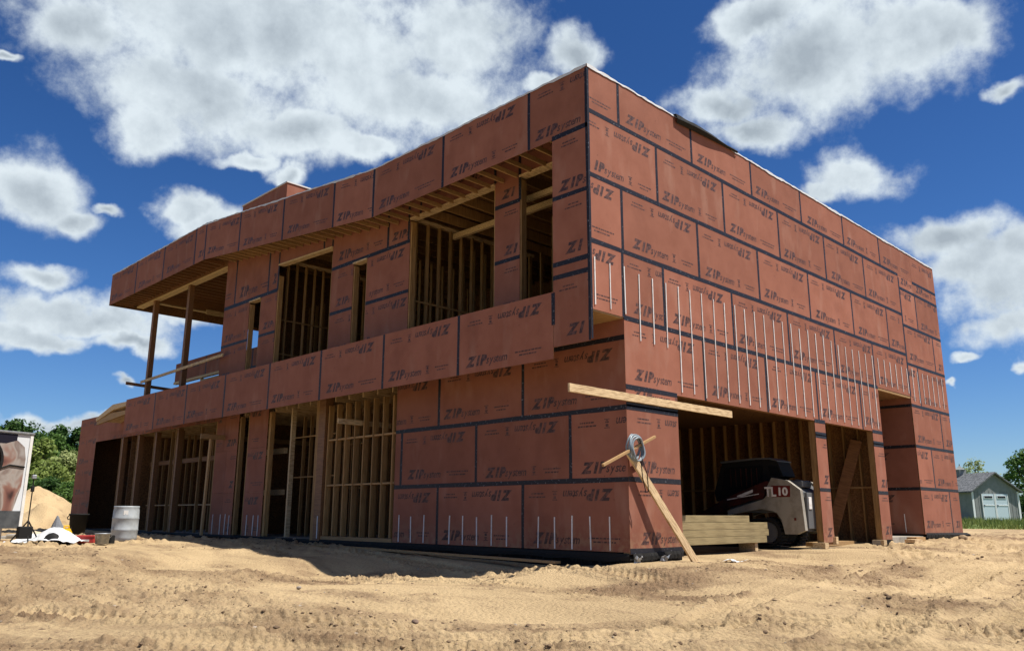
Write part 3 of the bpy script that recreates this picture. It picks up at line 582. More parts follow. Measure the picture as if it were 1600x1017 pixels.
# vehicle tracks: circle arcs (cx, cy, radius, half width, lug pitch, depth)
TR = [(3, 4, 10.4, .20, .105, .030), (3, 4, 12.0, .20, .105, .028), (2, 1, 10.9, .17, .12, .024), (8, 8, 17.6, .22, .10, .032), (8, 8, 19.2, .22, .10, .032), (14, 14, 26.2, .20, .13, .030),
      (14, 14, 27.9, .20, .13, .030), (0, 6, 13.2, .16, .10, .022), (0, 20, 25.6, .22, .11, .03), (0, 20, 27.2, .22, .11, .03), (3, 4, 13.9, .20, .11, .03), (8, 8, 20.6, .22, .115, .03), (8, 8, 22.3, .22, .115, .03), (0, 20, 28.9, .22, .11, .03), (14, 14, 24.6, .2, .12, .03), (6, -24, 19.4, .2, .11, .03), (30, 2, 30.4, .20, .12, .024), (30, 2, 32.0, .20, .12, .024), (5, -30, 27.5, .2, .12, .022), (5, -30, 25.8, .2, .12, .022), (-8, 30, 35.6, .25, .11, .03)]
def ridge(x, y, wl, s): return 1-2*np.abs(vnoise(x, y, wl, s))
def ground_h(x, y, detail=True):
    h = base_h(x, y)
    out = np.maximum(0, 1-np.clip((x > .9)*(y > 0)*np.minimum(x-.9, y)/.6, 0, 1))
    h = h+out*(.035*vnoise(x, y, 2.9, 1)+.022*vnoise(x, y, 1.1, 2))
    dark = np.zeros_like(x)
    if detail:
        lane = np.zeros_like(x); tread = np.zeros_like(x); tr_dark = np.zeros_like(x); berm = np.zeros_like(x)
        for k, (cx, cy, R, hw, pit, dep) in enumerate(TR):
            d = np.hypot(x-cx, y-cy); s = (np.arctan2(y-cy, x-cx))*R; off = d-R-.22*vnoise(s/6, s*0+k, 1.0, 40+k); m = np.abs(off)/hw
            ex = np.clip(vnoise(x, y, 3.4, 20+k)*2.2+.8, 0, 1)
            inside = np.clip((1.12-m)/.22, 0, 1); rim = np.exp(-((m-1.4)/.32)**2)
            lug = np.tanh(2.2*np.sin(2*np.pi*(s/pit+np.abs(off)*4.0+.15*vnoise(x, y, .3, 90+k))))
            am = .032 if k % 3 else .008
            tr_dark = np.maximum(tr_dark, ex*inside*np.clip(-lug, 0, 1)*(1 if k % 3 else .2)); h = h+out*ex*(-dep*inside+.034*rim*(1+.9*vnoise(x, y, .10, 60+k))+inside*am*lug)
            lane = np.maximum(lane, ex*inside*(1 if k % 3 == 0 else .75)); berm = np.maximum(berm, ex*rim)
        patch = np.clip(.45+1.1*vnoise(x, y, 1.5, 9)+.5*vnoise(x, y, .6, 10), .06, 1.1)
        rc = np.hypot(x-3, y-4); sc_ = np.arctan2(y-4, x-3)*rc; strk = np.clip(vnoise(rc*2.2+.5*vnoise(x, y, 2.2, 70), sc_*.16, 1.0, 71)+.5*vnoise(rc*6.5, sc_*.3, 1.0, 72), -.6, 1)
        rough = out*patch*(1-.8*lane)+out*.45*berm
        cl = np.clip(ridge(x, y, .13, 12), 0, 1)**2*np.clip(vnoise(x, y, .9, 13)+.25, 0, 1)
        h = h+rough*(.016*vnoise(x, y, .34, 3)+.013*ridge(x, y, .19, 4)+.022*ridge(x+.3*y, y, .085, 5)+.016*ridge(x, y-.2*x, .042, 6)+.05*cl)
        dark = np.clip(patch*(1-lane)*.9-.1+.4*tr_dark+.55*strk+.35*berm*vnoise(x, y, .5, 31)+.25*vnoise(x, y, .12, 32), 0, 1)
    return h, dark
def grid_mesh(name, X, Y, Z, attrs, m):
    nr, nc = X.shape; V = np.stack([X, Y, Z], -1).reshape(-1, 3)
    i = np.arange(nr-1)[:, None]*nc+np.arange(nc-1)[None]; F = np.stack([i, i+1, i+nc+1, i+nc], -1).reshape(-1, 4)
    me = bpy.data.meshes.new(name); me.vertices.add(len(V)); me.vertices.foreach_set('co', V.ravel().astype(np.float32))
    me.loops.add(F.size); me.loops.foreach_set('vertex_index', F.ravel().astype(np.int32)); me.polygons.add(len(F))
    me.polygons.foreach_set('loop_start', np.arange(0, F.size, 4, dtype=np.int32)); me.polygons.foreach_set('loop_total', np.full(len(F), 4, np.int32))
    me.polygons.foreach_set('use_smooth', np.ones(len(F), bool)); me.update(calc_edges=True)
    for k, a in attrs.items():
        at_ = me.attributes.new(k, 'FLOAT', 'POINT'); at_.data.foreach_set('value', a.ravel().astype(np.float32))
    me.materials.append(m); o = bpy.data.objects.new(name, me); col.objects.link(o); return o
def sand_mat():
    m = bpy.data.materials.new('sand'); m.use_nodes = True; nt = m.node_tree; N = nt.nodes; L = nt.links; b = N['Principled BSDF']
    b.inputs['Roughness'].default_value = .95; b.inputs['Specular IOR Level'].default_value = .15
    tc = N.new('ShaderNodeTexCoord'); V = tc.outputs['Object']
    def nz(s, d, st=None, r=.6):
        n = N.new('ShaderNodeTexNoise'); n.inputs['Scale'].default_value = s; n.inputs['Detail'].default_value = d; n.inputs['Roughness'].default_value = r
        if st:
            mp = N.new('ShaderNodeMapping'); mp.inputs['Rotation'].default_value = (0, 0, R_(-45)); mp.inputs['Scale'].default_value = st; L.new(V, mp.inputs[0]); L.new(mp.outputs[0], n.inputs['Vector'])
        else: L.new(V, n.inputs['Vector'])
        return n.outputs[0]
    def rng_(x, a, c):
        r = N.new('ShaderNodeMapRange'); r.inputs[1].default_value = a; r.inputs[2].default_value = c; L.new(x, r.inputs[0]); return r.outputs[0]
    def mixc(f, a, c):
        x = N.new('ShaderNodeMix'); x.data_type = 'RGBA'; L.new(f, x.inputs[0])
        if isinstance(a, tuple): x.inputs[6].default_value = (*a, 1)
        else: L.new(a, x.inputs[6])
        x.inputs[7].default_value = (*c, 1); return x.outputs[2]
    def mul(a, c):
        x = N.new('ShaderNodeMath'); x.operation = 'MULTIPLY'; L.new(a, x.inputs[0])
        if isinstance(c, float): x.inputs[1].default_value = c
        else: L.new(c, x.inputs[1])
        return x.outputs[0]
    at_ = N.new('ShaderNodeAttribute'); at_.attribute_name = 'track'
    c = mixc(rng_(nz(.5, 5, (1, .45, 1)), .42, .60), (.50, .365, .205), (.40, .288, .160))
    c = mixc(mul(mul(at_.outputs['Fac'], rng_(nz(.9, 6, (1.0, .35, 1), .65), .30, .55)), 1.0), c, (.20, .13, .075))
    c = mixc(mul(rng_(nz(1.6, 8, (1.0, .3, 1), .7), .54, .66), .6), c, (.19, .125, .075))
    c = mixc(mul(rng_(nz(24, 5), .56, .68), .55), c, (.18, .12, .07))
    c = mixc(mul(rng_(nz(60, 3), .60, .68), .5), c, (.50, .39, .26))
    L.new(c, b.inputs['Base Color'])
    bp = N.new('ShaderNodeBump'); bp.inputs['Strength'].default_value = 1.0; bp.inputs['Distance'].default_value = .03
    vo = N.new('ShaderNodeTexVoronoi'); vo.inputs['Scale'].default_value = 21; L.new(V, vo.inputs['Vector']); ad = N.new('ShaderNodeMath'); ad.operation = 'MULTIPLY_ADD'; L.new(vo.outputs['Distance'], ad.inputs[0]); ad.inputs[1].default_value = -.7; L.new(nz(34, 9, None, .75), ad.inputs[2]); L.new(ad.outputs[0], bp.inputs['Height'])
    L.new(bp.outputs[0], b.inputs['Normal']); return m
M['sand'] = sand_mat()
def radii(a, b, s):
    r = [a]
    while r[-1] < b: r.append(r[-1]*s)
    return r
rr = np.array([.05, 1, 2, 3]+radii(3.6, 5.2, 1.03)+radii(5.3, 18, 1.0042)+radii(18.1, 60, 1.018))
A0 = YAW; fine = R_(36)
aa = np.concatenate([np.arange(-math.pi, -fine-.02, .045), np.arange(-fine, fine, .0017), np.arange(fine+.02, math.pi, .045), [math.pi]])+A0
RR, AA = np.meshgrid(rr, aa, indexing='ij'); GX = CP[0]+RR*np.cos(AA); GY = CP[1]+RR*np.sin(AA)
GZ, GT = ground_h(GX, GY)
GZ = np.where(RR > 52, GZ-.25*(RR-52)/8, GZ)
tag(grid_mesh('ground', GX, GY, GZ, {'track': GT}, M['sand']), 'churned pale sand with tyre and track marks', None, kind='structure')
M['grassland'] = mat('grassland', (.10, .15, .035), .95, noise=(.4, 6, (.17, .19, .06), .4, .65), bump=(6, .6, .1))
r2 = np.array([49.5, 52, 55, 60, 70, 100, 200, 500, 1500, 4500.]); a2 = np.linspace(-math.pi, math.pi, 181)
R2, A2 = np.meshgrid(r2, a2, indexing='ij'); zf = np.interp(R2, [49.5, 52, 56, 70, 4500], [-.35, .0, .25, .38, .4])
tag(grid_mesh('grass_field', CP[0]+R2*np.cos(A2), CP[1]+R2*np.sin(A2), zf+.03*vnoise(R2*np.cos(A2), R2*np.sin(A2), 3., 4), {}, M['grassland']), 'grass field beyond the sandy building site', None, kind='structure')
def gz(x, y): return float(ground_h(np.array([float(x)]), np.array([float(y)]), False)[0][0])
# clods and pebbles: too many to count
def lump(mb, x, y, z, r, m, rd):
    ph = (1+5**.5)/2; ico = [(-1, ph, 0), (1, ph, 0), (-1, -ph, 0), (1, -ph, 0), (0, -1, ph), (0, 1, ph), (0, -1, -ph), (0, 1, -ph), (ph, 0, -1), (ph, 0, 1), (-ph, 0, -1), (-ph, 0, 1)]
    F = [(0, 11, 5), (0, 5, 1), (0, 1, 7), (0, 7, 10), (0, 10, 11), (1, 5, 9), (5, 11, 4), (11, 10, 2), (10, 7, 6), (7, 1, 8), (3, 9, 4), (3, 4, 2), (3, 2, 6), (3, 6, 8), (3, 8, 9), (4, 9, 5), (2, 4, 11), (6, 2, 10), (8, 6, 7), (9, 8, 1)]
    i = len(mb.v); sx, sy, sz = rd.uniform(.7, 1.3), rd.uniform(.7, 1.3), rd.uniform(.45, .8)
    for a, b, c in ico:
        k = rd.uniform(.75, 1.2)*r/1.9; mb.v.append((x+a*k*sx, y+b*k*sy, z+c*k*sz))
    for f in F: mb.f.append(tuple(i+j for j in f)); mb.m.append(m); mb.a.append(.5)
rd = random.Random(11); cb = MB(); xs = []; 
for _ in range(26000):
    r = 5.2+17*rd.random()**1.3; a = A0+rd.uniform(-.66, .66); xs.append((CP[0]+r*math.cos(a), CP[1]+r*math.sin(a)))
for _ in range(500): xs.append((rd.gauss(2.0, .9), rd.gauss(-.55, .3)))
for _ in range(350): xs.append((rd.gauss(-3.0, .7), rd.gauss(-.6, .7)))
xa = np.array(xs); zz = ground_h(xa[:, 0].copy(), xa[:, 1].copy())[0]; dk_ = ground_h(xa[:, 0].copy(), xa[:, 1].copy())[1]; keep = (dk_+.25*vnoise(xa[:, 0], xa[:, 1], .5, 33)) > .30
for (x, y), z, k in zip(xs, zz, keep):
    if (x > .85 and y > -.02) or not k: continue
    s = rd.random(); lump(cb, x, y, z-.006, .006+.022*s**5+.006*s, (0 if rd.random() < .45 else 2) if rd.random() < .97 else 1, rd)
M['clod'] = mat('dirt_clod', (.34, .24, .14), .95, noise=(9, 4, (.15, .10, .06), .4, .6), bump=(50, .5, .006)); M['darkclod'] = mat('moist_clod', (.13, .085, .05), .95); M['pebble'] = mat('pebble', (.30, .25, .20), .8)
tag(cb.build('dirt_clods', [M['clod'], M['pebble'], M['darkclod']], recalc=False), 'small dirt clods and pebbles strewn over the sand', 'dirt', kind='stuff')
# a few rocks one can point to, and a lump for a dark hole
def rock(u, v, dist, r, label, m='pebble', seed=1):
    p = at(u, v, dist); q = random.Random(seed); b = MB(); lump(b, 0, 0, r*.3, r, 0, q); o = b.build('rock', M[m]); o.location = (p[0], p[1], gz(p[0], p[1])+.01); s = o.modifiers.new('sub', 'SUBSURF'); s.levels = s.render_levels = 2
    tag(o, label, 'rock')
M['darkrock'] = mat('dark_rock', (.11, .07, .05), .85, noise=(14, 4, (.2, .14, .1), .4, .6), bump=(30, .4, .01))
rock(468, 905, 11.2, .05, 'grey and brown stone lying alone in front of the shaded ground', 'pebble', 3)
rock(650, 941, 8.9, .05, 'small dark lump set in place of a hole in the churned sand, middle foreground', 'darkrock', 5)  # dark lump added in place of a small dark hole
rock(1295, 843+0, 15.5, .06, 'small brown stone on the sand beside the concrete block under the garage pier', 'darkrock', 9)
rock(1504, 838, 26, .16, 'brown dirt lump on the sand at the far right corner of the house', 'clod', 12)
# ---------------------------------------------------------------- sand piles
def pile(label, u, v, dist, rx, ry, h, seed, rot=0, base=None):
    c = at(u, v, dist); n = 70; V = []; F = []
    g = np.linspace(-1, 1, n); X, Y = np.meshgrid(g, g, indexing='ij'); d = np.hypot(X, Y)+.13*vnoise(X*1.0, Y*1.0, .5, seed); Z = h*np.clip(1-d, 0, 1)**.85
    Z = Z+np.where(d < 1, .05*vnoise(X*rx, Y*ry, .35, seed+1)+.09*h*vnoise(X*rx, Y*ry, 1.1, seed+2), -.12)
    cr, sr = math.cos(rot), math.sin(rot); z0 = gz(c[0], c[1]) if base is None else base
    o = grid_mesh('sand_pile', (X*rx*cr-Y*ry*sr), (X*rx*sr+Y*ry*cr), Z-.03, {'track': X*0}, M['sand']); o.location = (c[0], c[1], z0); tag(o, label, 'sand pile')
pile('tall pile of pale sand behind the trailer and the white tarpaulin', 56, 800, 46, 2.4, 3.2, 2.05, 5, YAW-math.pi/2)
pile('low brown sand pile in front of the tall pale one, behind the tarpaulin', 62, 815, 43, 1.7, 1.6, 1.1, 9, YAW-math.pi/2)
pile('far low flat sand pile between the tall pile and the house', 118, 790, 52, 3.2, 2.5, 1.5, 14)
# ---------------------------------------------------------------- trees
def leafmat(name, c1, c2, tr=.35):
    m = bpy.data.materials.new(name); m.use_nodes = True; nt = m.node_tree; N = nt.nodes; L = nt.links; b = N['Principled BSDF']; b.inputs['Roughness'].default_value = .6; b.inputs['Specular IOR Level'].default_value = .25
    at_ = N.new('ShaderNodeAttribute'); at_.attribute_name = 'var'; mx = N.new('ShaderNodeMix'); mx.data_type = 'RGBA'; L.new(at_.outputs['Fac'], mx.inputs[0]); mx.inputs[6].default_value = (*c1, 1); mx.inputs[7].default_value = (*c2, 1)
    L.new(mx.outputs[2], b.inputs['Base Color']); t = N.new('ShaderNodeBsdfTranslucent'); L.new(mx.outputs[2], t.inputs[0]); ms = N.new('ShaderNodeMixShader'); ms.inputs[0].default_value = tr
    L.new(b.outputs[0], ms.inputs[1]); L.new(t.outputs[0], ms.inputs[2]); L.new(ms.outputs[0], N['Material Output'].inputs[0]); return m
LM = [leafmat('leaf_light', (.13, .19, .035), (.25, .30, .08)), leafmat('leaf_mid', (.055, .12, .022), (.11, .19, .04)), leafmat('leaf_dark', (.025, .065, .014), (.06, .12, .025)), leafmat('leaf_pale', (.22, .27, .09), (.33, .36, .15))]
M['bark'] = mat('bark', (.12, .085, .06), .9, noise=(6, 4, (.06, .045, .03), .4, .6), bump=(10, .6, .03))
def tree(name, label, x, y, z, H, cw, crown0, lm, n, leaf, seed, group=None, clumps=46):
    rt = random.Random(seed); rn = np.random.default_rng(seed); e = empty(name, (x, y, z), rt.uniform(0, 6)); tag(e, label, 'bush' if name == 'bush' else 'tree', group)
    tb = MB()
    if name != 'bush':
        tb.tube([(0, 0, -.2), (.03*H*.3, 0, H*.25), (0, .02*H, H*.5), (.02*H, .0, H*.82)], [H*.03, H*.023, H*.017, H*.005], 8)
    cen = []
    for k in range(clumps):
        th = rt.uniform(0, 2*math.pi); zc = rt.random(); prof = math.sin(math.pi*min(1, zc*.86+.16))**.6; rad = cw*prof*(rt.random()**.5)*rt.uniform(.75, 1.12)
        c = (rad*math.cos(th), rad*math.sin(th), crown0+(H-crown0)*zc*.94); cen.append(c)
        if k % 3 == 0:
            b0 = (0, 0, max(.0, c[2]*.6)); tb.tube([b0, (c[0]*.5, c[1]*.5, (b0[2]+c[2])/2+.1), c], [H*.009, H*.006, H*.002], 5)
    tb.build('trunk' if name != 'bush' else 'stems', M['bark'], e, smooth=True)
    cen = np.array(cen); C = cen[rn.integers(0, len(cen), n)]; cr = cw*.30*rn.uniform(.6, 1.25, len(cen))
    idx = rn.integers(0, len(cen), n); C = cen[idx]; d = rn.normal(size=(n, 3)); d /= np.linalg.norm(d, axis=1)[:, None]; P = C+d*(cr[idx]*rn.random(n)**.4)[:, None]*np.array([1.1, 1.1, .75])
    nrm = d*.6+rn.normal(size=(n, 3))*.6+np.array([0, 0, .5]); nrm /= np.linalg.norm(nrm, axis=1)[:, None]
    t = np.cross(nrm, rn.normal(size=(n, 3))); t /= np.linalg.norm(t, axis=1)[:, None]; b = np.cross(nrm, t); s = leaf*rn.uniform(.6, 1.3, n)[:, None]
    Q = np.stack([P-t*s, P-b*s*.55, P+t*s, P+b*s*.55], 1).reshape(-1, 3)
    me = bpy.data.meshes.new('crown'); me.from_pydata(Q.tolist(), [], np.arange(4*n).reshape(-1, 4).tolist()); me.materials.append(LM[lm])
    va = np.clip(rn.random(len(cen))[idx]*.7+rn.random(n)*.3, 0, 1); a_ = me.attributes.new('var', 'FLOAT', 'FACE'); a_.data.foreach_set('value', va.astype(np.float32))
    o = bpy.data.objects.new('foliage' if name == 'bush' else 'crown', me); col.objects.link(o); o.parent = e
def trv(name, label, u, dist, vtop, cw, lm, n, leaf, seed, group=None, c0=.12, zb=.2):
    p = at(u, 790, dist); top = at(u, vtop, dist)[2]
    tree(name, label, p[0], p[1], zb, top-zb, cw, (top-zb)*c0, lm, n, leaf, seed, group)
G1 = 'trees bordering the site on the left'
trv('tree', 'dark green tree rising highest above the trailer roof at the left edge', 8, 72, 653, 3.3, 2, 6500, .17, 1, G1)
trv('tree', 'mid green tree just right of the trailer roof corner', 62, 70, 672, 2.3, 1, 5200, .15, 2, G1)
trv('tree', 'yellow green loose tree standing in front of the darker trees, right of the trailer', 58, 60, 682, 1.8, 0, 5200, .13, 3, G1, c0=.05)
trv('tree', 'dark tree with a pointed top midway between trailer and house', 80, 74, 664, 1.9, 2, 5500, .16, 4, G1)
trv('tree', 'dark green tree partly hidden by the left wall of the house', 116, 72, 668, 2.6, 2, 7000, .16, 5, G1)
trv('tree', 'pale green rounded tree in front of the dark tree beside the house', 100, 58, 707, 2.2, 3, 6200, .12, 6, G1, c0=.02)
trv('tree', 'bright green low tree between the yellow green tree and the house', 76, 56, 722, 1.9, 0, 5200, .12, 7, G1, c0=.02)
trv('tree', 'dark tree hidden mostly behind the left wall', 150, 76, 676, 3, 2, 5000, .18, 8, G1)
trv('tree', 'mid green tree behind the printed trailer', -40, 70, 662, 4, 1, 5000, .18, 16, G1)
trv('bush', 'dark green bush right of the tall sand pile', 112, 52, 755, 1.9, 1, 5200, .10, 9, 'bushes at the foot of the trees', c0=0)
trv('bush', 'dark green bush above the tall sand pile', 76, 53, 752, 1.9, 2, 5200, .10, 10, 'bushes at the foot of the trees', c0=0)
trv('bush', 'mid green bush beside the trailer edge', 50, 54, 750, 1.6, 1, 4000, .10, 17, 'bushes at the foot of the trees', c0=0)
trv('tree', 'leafy tree at the right edge of the photo beyond the grey shed', 1608, 105, 703, 3.0, 1, 4200, .19, 11, None, c0=.1)
trv('tree', 'pale feathery tree behind the roof of the grey shed', 1531, 120, 716, 2.5, 3, 1900, .17, 12, None, c0=.35)
trv('bush', 'dark green bush at the right end of the grey shed', 1603, 75, 772, 1.1, 2, 3000, .10, 13, None, c0=0)
# ---------------------------------------------------------------- grass along the field edge
n = 26000; ga = rng.uniform(-.62, .62, n)+A0; gr_ = 51.5+12*rng.random(n)**1.4; x = CP[0]+gr_*np.cos(ga); y = CP[1]+gr_*np.sin(ga); z = np.interp(gr_, [49.5, 52, 56, 70], [-.35, 0, .25, .38])
sel = ((ga-A0) < -.48) | ((ga-A0) > .45); x, y, z = x[sel], y[sel], z[sel]; n = len(x); h = rng.uniform(.15, .42, n)*(.6+.6*(vnoise(x, y, 2, 8)*.5+.5)); th = rng.uniform(0, 6.28, n); w = .035
ln = rng.normal(size=(n, 2))*.10; P = np.stack([np.stack([x-w*np.cos(th), y-w*np.sin(th), z-.05], 1), np.stack([x+w*np.cos(th), y+w*np.sin(th), z-.05], 1), np.stack([x+ln[:, 0], y+ln[:, 1], z+h], 1)], 1).reshape(-1, 3)
me = bpy.data.meshes.new('tall_grass'); me.from_pydata(P.tolist(), [], np.arange(3*n).reshape(-1, 3).tolist()); a_ = me.attributes.new('var', 'FLOAT', 'FACE'); a_.data.foreach_set('value', rng.random(n).astype(np.float32))
me.materials.append(leafmat('grass_blade', (.10, .16, .03), (.24, .26, .08))); o = bpy.data.objects.new('tall_grass', me); col.objects.link(o); tag(o, 'strip of tall green grass where the sand ends', 'grass', kind='stuff')
# ---------------------------------------------------------------- grey shed
def shed():
    D = 67.0; a = at(1523, 812, D-1.3); b = at(1596, 812, D+1.3); z0 = .38
    ax = Vector((b[0]-a[0], b[1]-a[1], 0)); Wd = ax.length; ax.normalize(); ay = Vector((-ax.y, ax.x, 0))
    e = empty('garden_shed', (a[0], a[1], z0), math.atan2(ax.y, ax.x)); tag(e, 'grey gabled shed with pale double doors and a small cupola on its ridge', 'shed')
    m1 = mat('grey_siding', (.235, .245, .24), .7, noise=(3, 3, (.20, .21, .205), .4, .6)); m2 = mat('dark_shingles', (.17, .175, .185), .85, noise=(8, 3, (.06, .065, .07), .4, .6)); m3 = mat('pale_blue_paint', (.50, .60, .66), .6); m4 = mat('white_trim', (.72, .74, .74), .6); m5 = mat('dark_glass', (.02, .02, .025), .15)
    He, Ha, Ln = 2.0, 3.2, 7.0; c = Wd/2
    w = MB(); w.prism([(0, 0), (Wd, 0), (Wd, He), (c, Ha), (0, He)], 0, Ln, 1); 
    wo = w.build('wall', m1, e)
    r = MB(); k = (Ha-He)/c; ov = .22
    for s in (0, 1):
        p = [(-ov, He-k*ov+.02), (c, Ha+.02), (c, Ha+.12), (-ov, He-k*ov+.12)]
        if s: p = [(Wd-q[0], q[1]) for q in p]
        r.prism(p, -.25, Ln+.25, 1)
    ro = r.build('roof', m2, e)
    g = MB()
    for x in frange(.2, Wd-.1, .3): g.box(x, x+.02, -.012, -.002, .05, He)
    g.build('siding_groove', mat('dark_grey_groove', (.17, .175, .17), .8), wo)
    t = MB(); t.box(-.03, .12, -.04, -.003, 0, He-.02); t.build('corner_trim', m4, e); t = MB(); t.box(Wd-.12, Wd+.03, -.04, -.003, 0, He-.02); t.build('corner_trim', m4, e)
    x0, x1 = .72, .72+2.05*Wd/3.6
    for i in (0, 1):
        a0 = x0+(x1-x0)*i/2+.01; a1 = x0+(x1-x0)*(i+1)/2-.01; d = MB(); d.box(a0, a1, -.05, -.004, .05, 1.80); do = d.build('door', m3, e)
        f = MB(); f.box(a0, a1, -.07, -.052, 1.0, 1.07); f.box(a0, a0+.06, -.07, -.052, .05, .99); f.box(a1-.06, a1, -.07, -.052, .05, .99); f.box(a0, a0+.06, -.07, -.052, 1.08, 1.80); f.box(a1-.06, a1, -.07, -.052, 1.08, 1.80); f.build('door_trim', m4, do)
        wn = MB(); wn.box(a0+.16, a1-.16, -.075, -.053, 1.48, 1.70); wn.build('window_frame', m4, do); wn = MB(); wn.box(a0+.21, a1-.21, -.082, -.076, 1.52, 1.66); wn.build('window_pane', m5, do)
        hh = MB(); hh.box(a0+.08, a0+.2, -.085, -.072, 1.0, 1.06); hh.build('hinge', m5, do)
    q = MB(); cy = 3.0; q.box(c-.28, c+.28, cy-.28, cy+.28, Ha-.2, Ha+.42); q.lathe([(.48, Ha+.42), (.24, Ha+.56), (.06, Ha+.70), (.02, Ha+.86)], (c, cy, 0), 4); q.build('cupola', m1, e)
shed()
# ---------------------------------------------------------------- loose things on the site
def gpt(u, v, z):
    d = (u-800)/FPX*_r-(v-508.5)/FPX*_u+_f; t = (z-CP[2])/d[2]; p = CP+d*t; return float(p[0]), float(p[1])
def thing(b, name, mats, label, cat, group=None, bevel=0, smooth=False, loc=None):
    if loc is not None:     # move the mesh so that its origin sits at its base
        b.v = [(v[0]-loc[0], v[1]-loc[1], v[2]-loc[2]) for v in b.v]
    o = b.build(name, mats, bevel=bevel, smooth=smooth)
    if loc is not None: o.location = loc
    return tag(o, label, cat, group)
def board(p0, p1, w, h, label, mtl='plank', up=(0, 0, 1), name='board', group=None):
    p0, p1 = Vector(p0), Vector(p1); L = (p1-p0).length; d = (p1-p0)/L; up = Vector(up); x = d.cross(up).normalized(); y = x.cross(d)
    b = MB(); rb = random.Random(int(L*1000)); n = 8; prev = None
    b.box(-L/2, L/2, -w/2, w/2, -h/2, h/2); o = b.build(name, M[mtl], bevel=.004)
    mm = Matrix((d, -x, y)).transposed().to_4x4(); mm.translation = (p0+p1)/2; o.matrix_world = mm; return tag(o, label, 'board', group)
board((-.62, -.028, 2.60), (4.30, -.028, 2.60), .042, .135, 'long pale board fixed level across the house corner above the garage door')
# brace against the corner
board((2.36, -.30, -.16), (.84, -.075, 1.66), .045, .14, 'dirty pale plank leaning diagonally against the house corner', up=(1, -.1, .8), name='plank')
board((-.02, -.20, 1.40), (1.42, -.20, 1.95), .045, .045, 'thin wooden stake stuck through the hanging coil at the house corner', mtl='planky', name='stake')
cb = MB()
for k in range(5):
    r = .165+.012*(k % 3); yy = -.26+.028*k
    cb.tube([(.86+r*math.cos(t)*.95, yy+.015*math.sin(3*t+k), 1.70+.012*k+r*1.15*math.sin(t)) for t in [2*math.pi*i/26 for i in range(26)]], .017, 8, closed=True)
cb.tube([(.93, -.27, 1.55), (1.02, -.30, 1.3), (1.10, -.26, 1.02), (1.08, -.22, 1.0), (1.0, -.22, 1.25), (.93, -.25, 1.5)], .009, 6, m=1)
thing(cb, 'strap_coil', [M['hose'], M['black']], 'coil of grey blue hose hanging on the stake at the house corner', 'coil', smooth=True)
# frame in front of the long side
e = empty('site_frame', (.45, 15.05, -.1)); tag(e, 'tall post with a board nailed across it, standing before the sheathed piers', 'frame')
b = MB(); b.hexa([(-.03, -.05, -.15), (.03, -.05, -.15), (.03, .05, -.15), (-.03, .05, -.15), (.02, -.05, 3.0), (.08, -.05, 3.0), (.08, .05, 3.0), (.02, .05, 3.0)]); b.build('post', M['planky'], e)
b = MB(); b.box(-.30, 3.3, -.095, -.052, 2.88, 3.02); b.build('crossboard', M['planky'], e)
b = MB(); b.box(.28, 1.8, 7.92, 7.96, 2.70, 2.82); b.build('crossboard', M['plank'], B)
# rails on the balcony
board((.70, 21.6, 5.24), (.72, 15.2, 5.38), .045, .09, 'pale board tied as a sloping rail across the balcony posts', name='rail_board')
board((.30, 21.93, 5.20), (2.6, 21.93, 5.10), .045, .11, 'dark board sticking out past the outer balcony post', mtl='lvl', name='rail_board')
# planks and hose along the foundation
board((.45, 1.2, -.155), (.62, 9.0, -.09), .14, .04, 'long plank lying on the ground along the foundation, longest of the two', mtl='planky', name='plank', up=(0, 0, 1))
board((.1, 8.2, -.095), (.35, 12.6, -.06), .18, .04, 'short plank lying in the shade before the lower opening', mtl='planky', name='plank')
hs = [(.2+.1*math.sin(i*.9), 12.5+i*.45, .02+.03*math.sin(i*1.7)) for i in range(18)]
b = MB(); b.tube([(x, y, gz(x, y)+.05+.03*max(0, math.sin(i*.8))) for i, (x, y, _) in enumerate(hs)], .035, 8); thing(b, 'hose', M['black'], 'thick black hose lying along the slab behind the white drum', 'hose', smooth=True)
# timber stack in the garage
random.seed(9); e = (5.2, .9, -.10)
bl = MB()
def timber(x0, x1, y0, z0, label, w=.24, h=.14):
    b = MB(); b.box(x0, x1, y0, y0+w, z0, z0+h); return thing(b, 'timber', M['planky2'], label, 'timber', 'stacked timbers in the garage door', bevel=.005, loc=((x0+x1)/2, y0+w/2, z0))
M['darkred'] = mat('dark_red_paint', (.055, .010, .008), .5, noise=(3, 4, (.02, .008, .007), .45, .6))
M['dustywhite'] = mat('dusty_white_paint', (.31, .285, .24), .55, noise=(4, 5, (.20, .175, .14), .45, .7), bump=(20, .05, .002))
M['planky2'] = mat('timber_long', (.27, .21, .105), .8, noise=(2, 6, (.18, .135, .065), .42, .66), bump=(6, .3, .003), objvar=.1, stretch=(1.2, 12, 12))
names = [(2.7, 6.95, .80, .06, 'bottom front timber of the pale stack in the garage door'), (2.9, 6.9, 1.06, .06, 'bottom back timber of the pale stack in the garage door'),
         (2.6, 7.05, .80, .205, 'middle front timber of the pale stack in the garage door, the longest one'), (2.8, 6.9, 1.06, .205, 'middle back timber of the pale stack in the garage door'),
         (2.6, 7.03, .81, .35, 'front timber of the upper full layer in the garage stack'), (2.8, 6.3, .84, .495, 'topmost short timber on the pale stack in the garage door')]
for a in names: timber(*a)
for x, lb in ((3.3, 'small wooden block under the left end of the timber stack'), (6.5, 'small wooden block under the right end of the timber stack')):
    b = MB(); b.box(x, x+.12, .85, 1.25, -.12, .058); thing(b, 'support_block', M['plank'], lb, 'block', loc=(x+.06, 1.05, -.12))
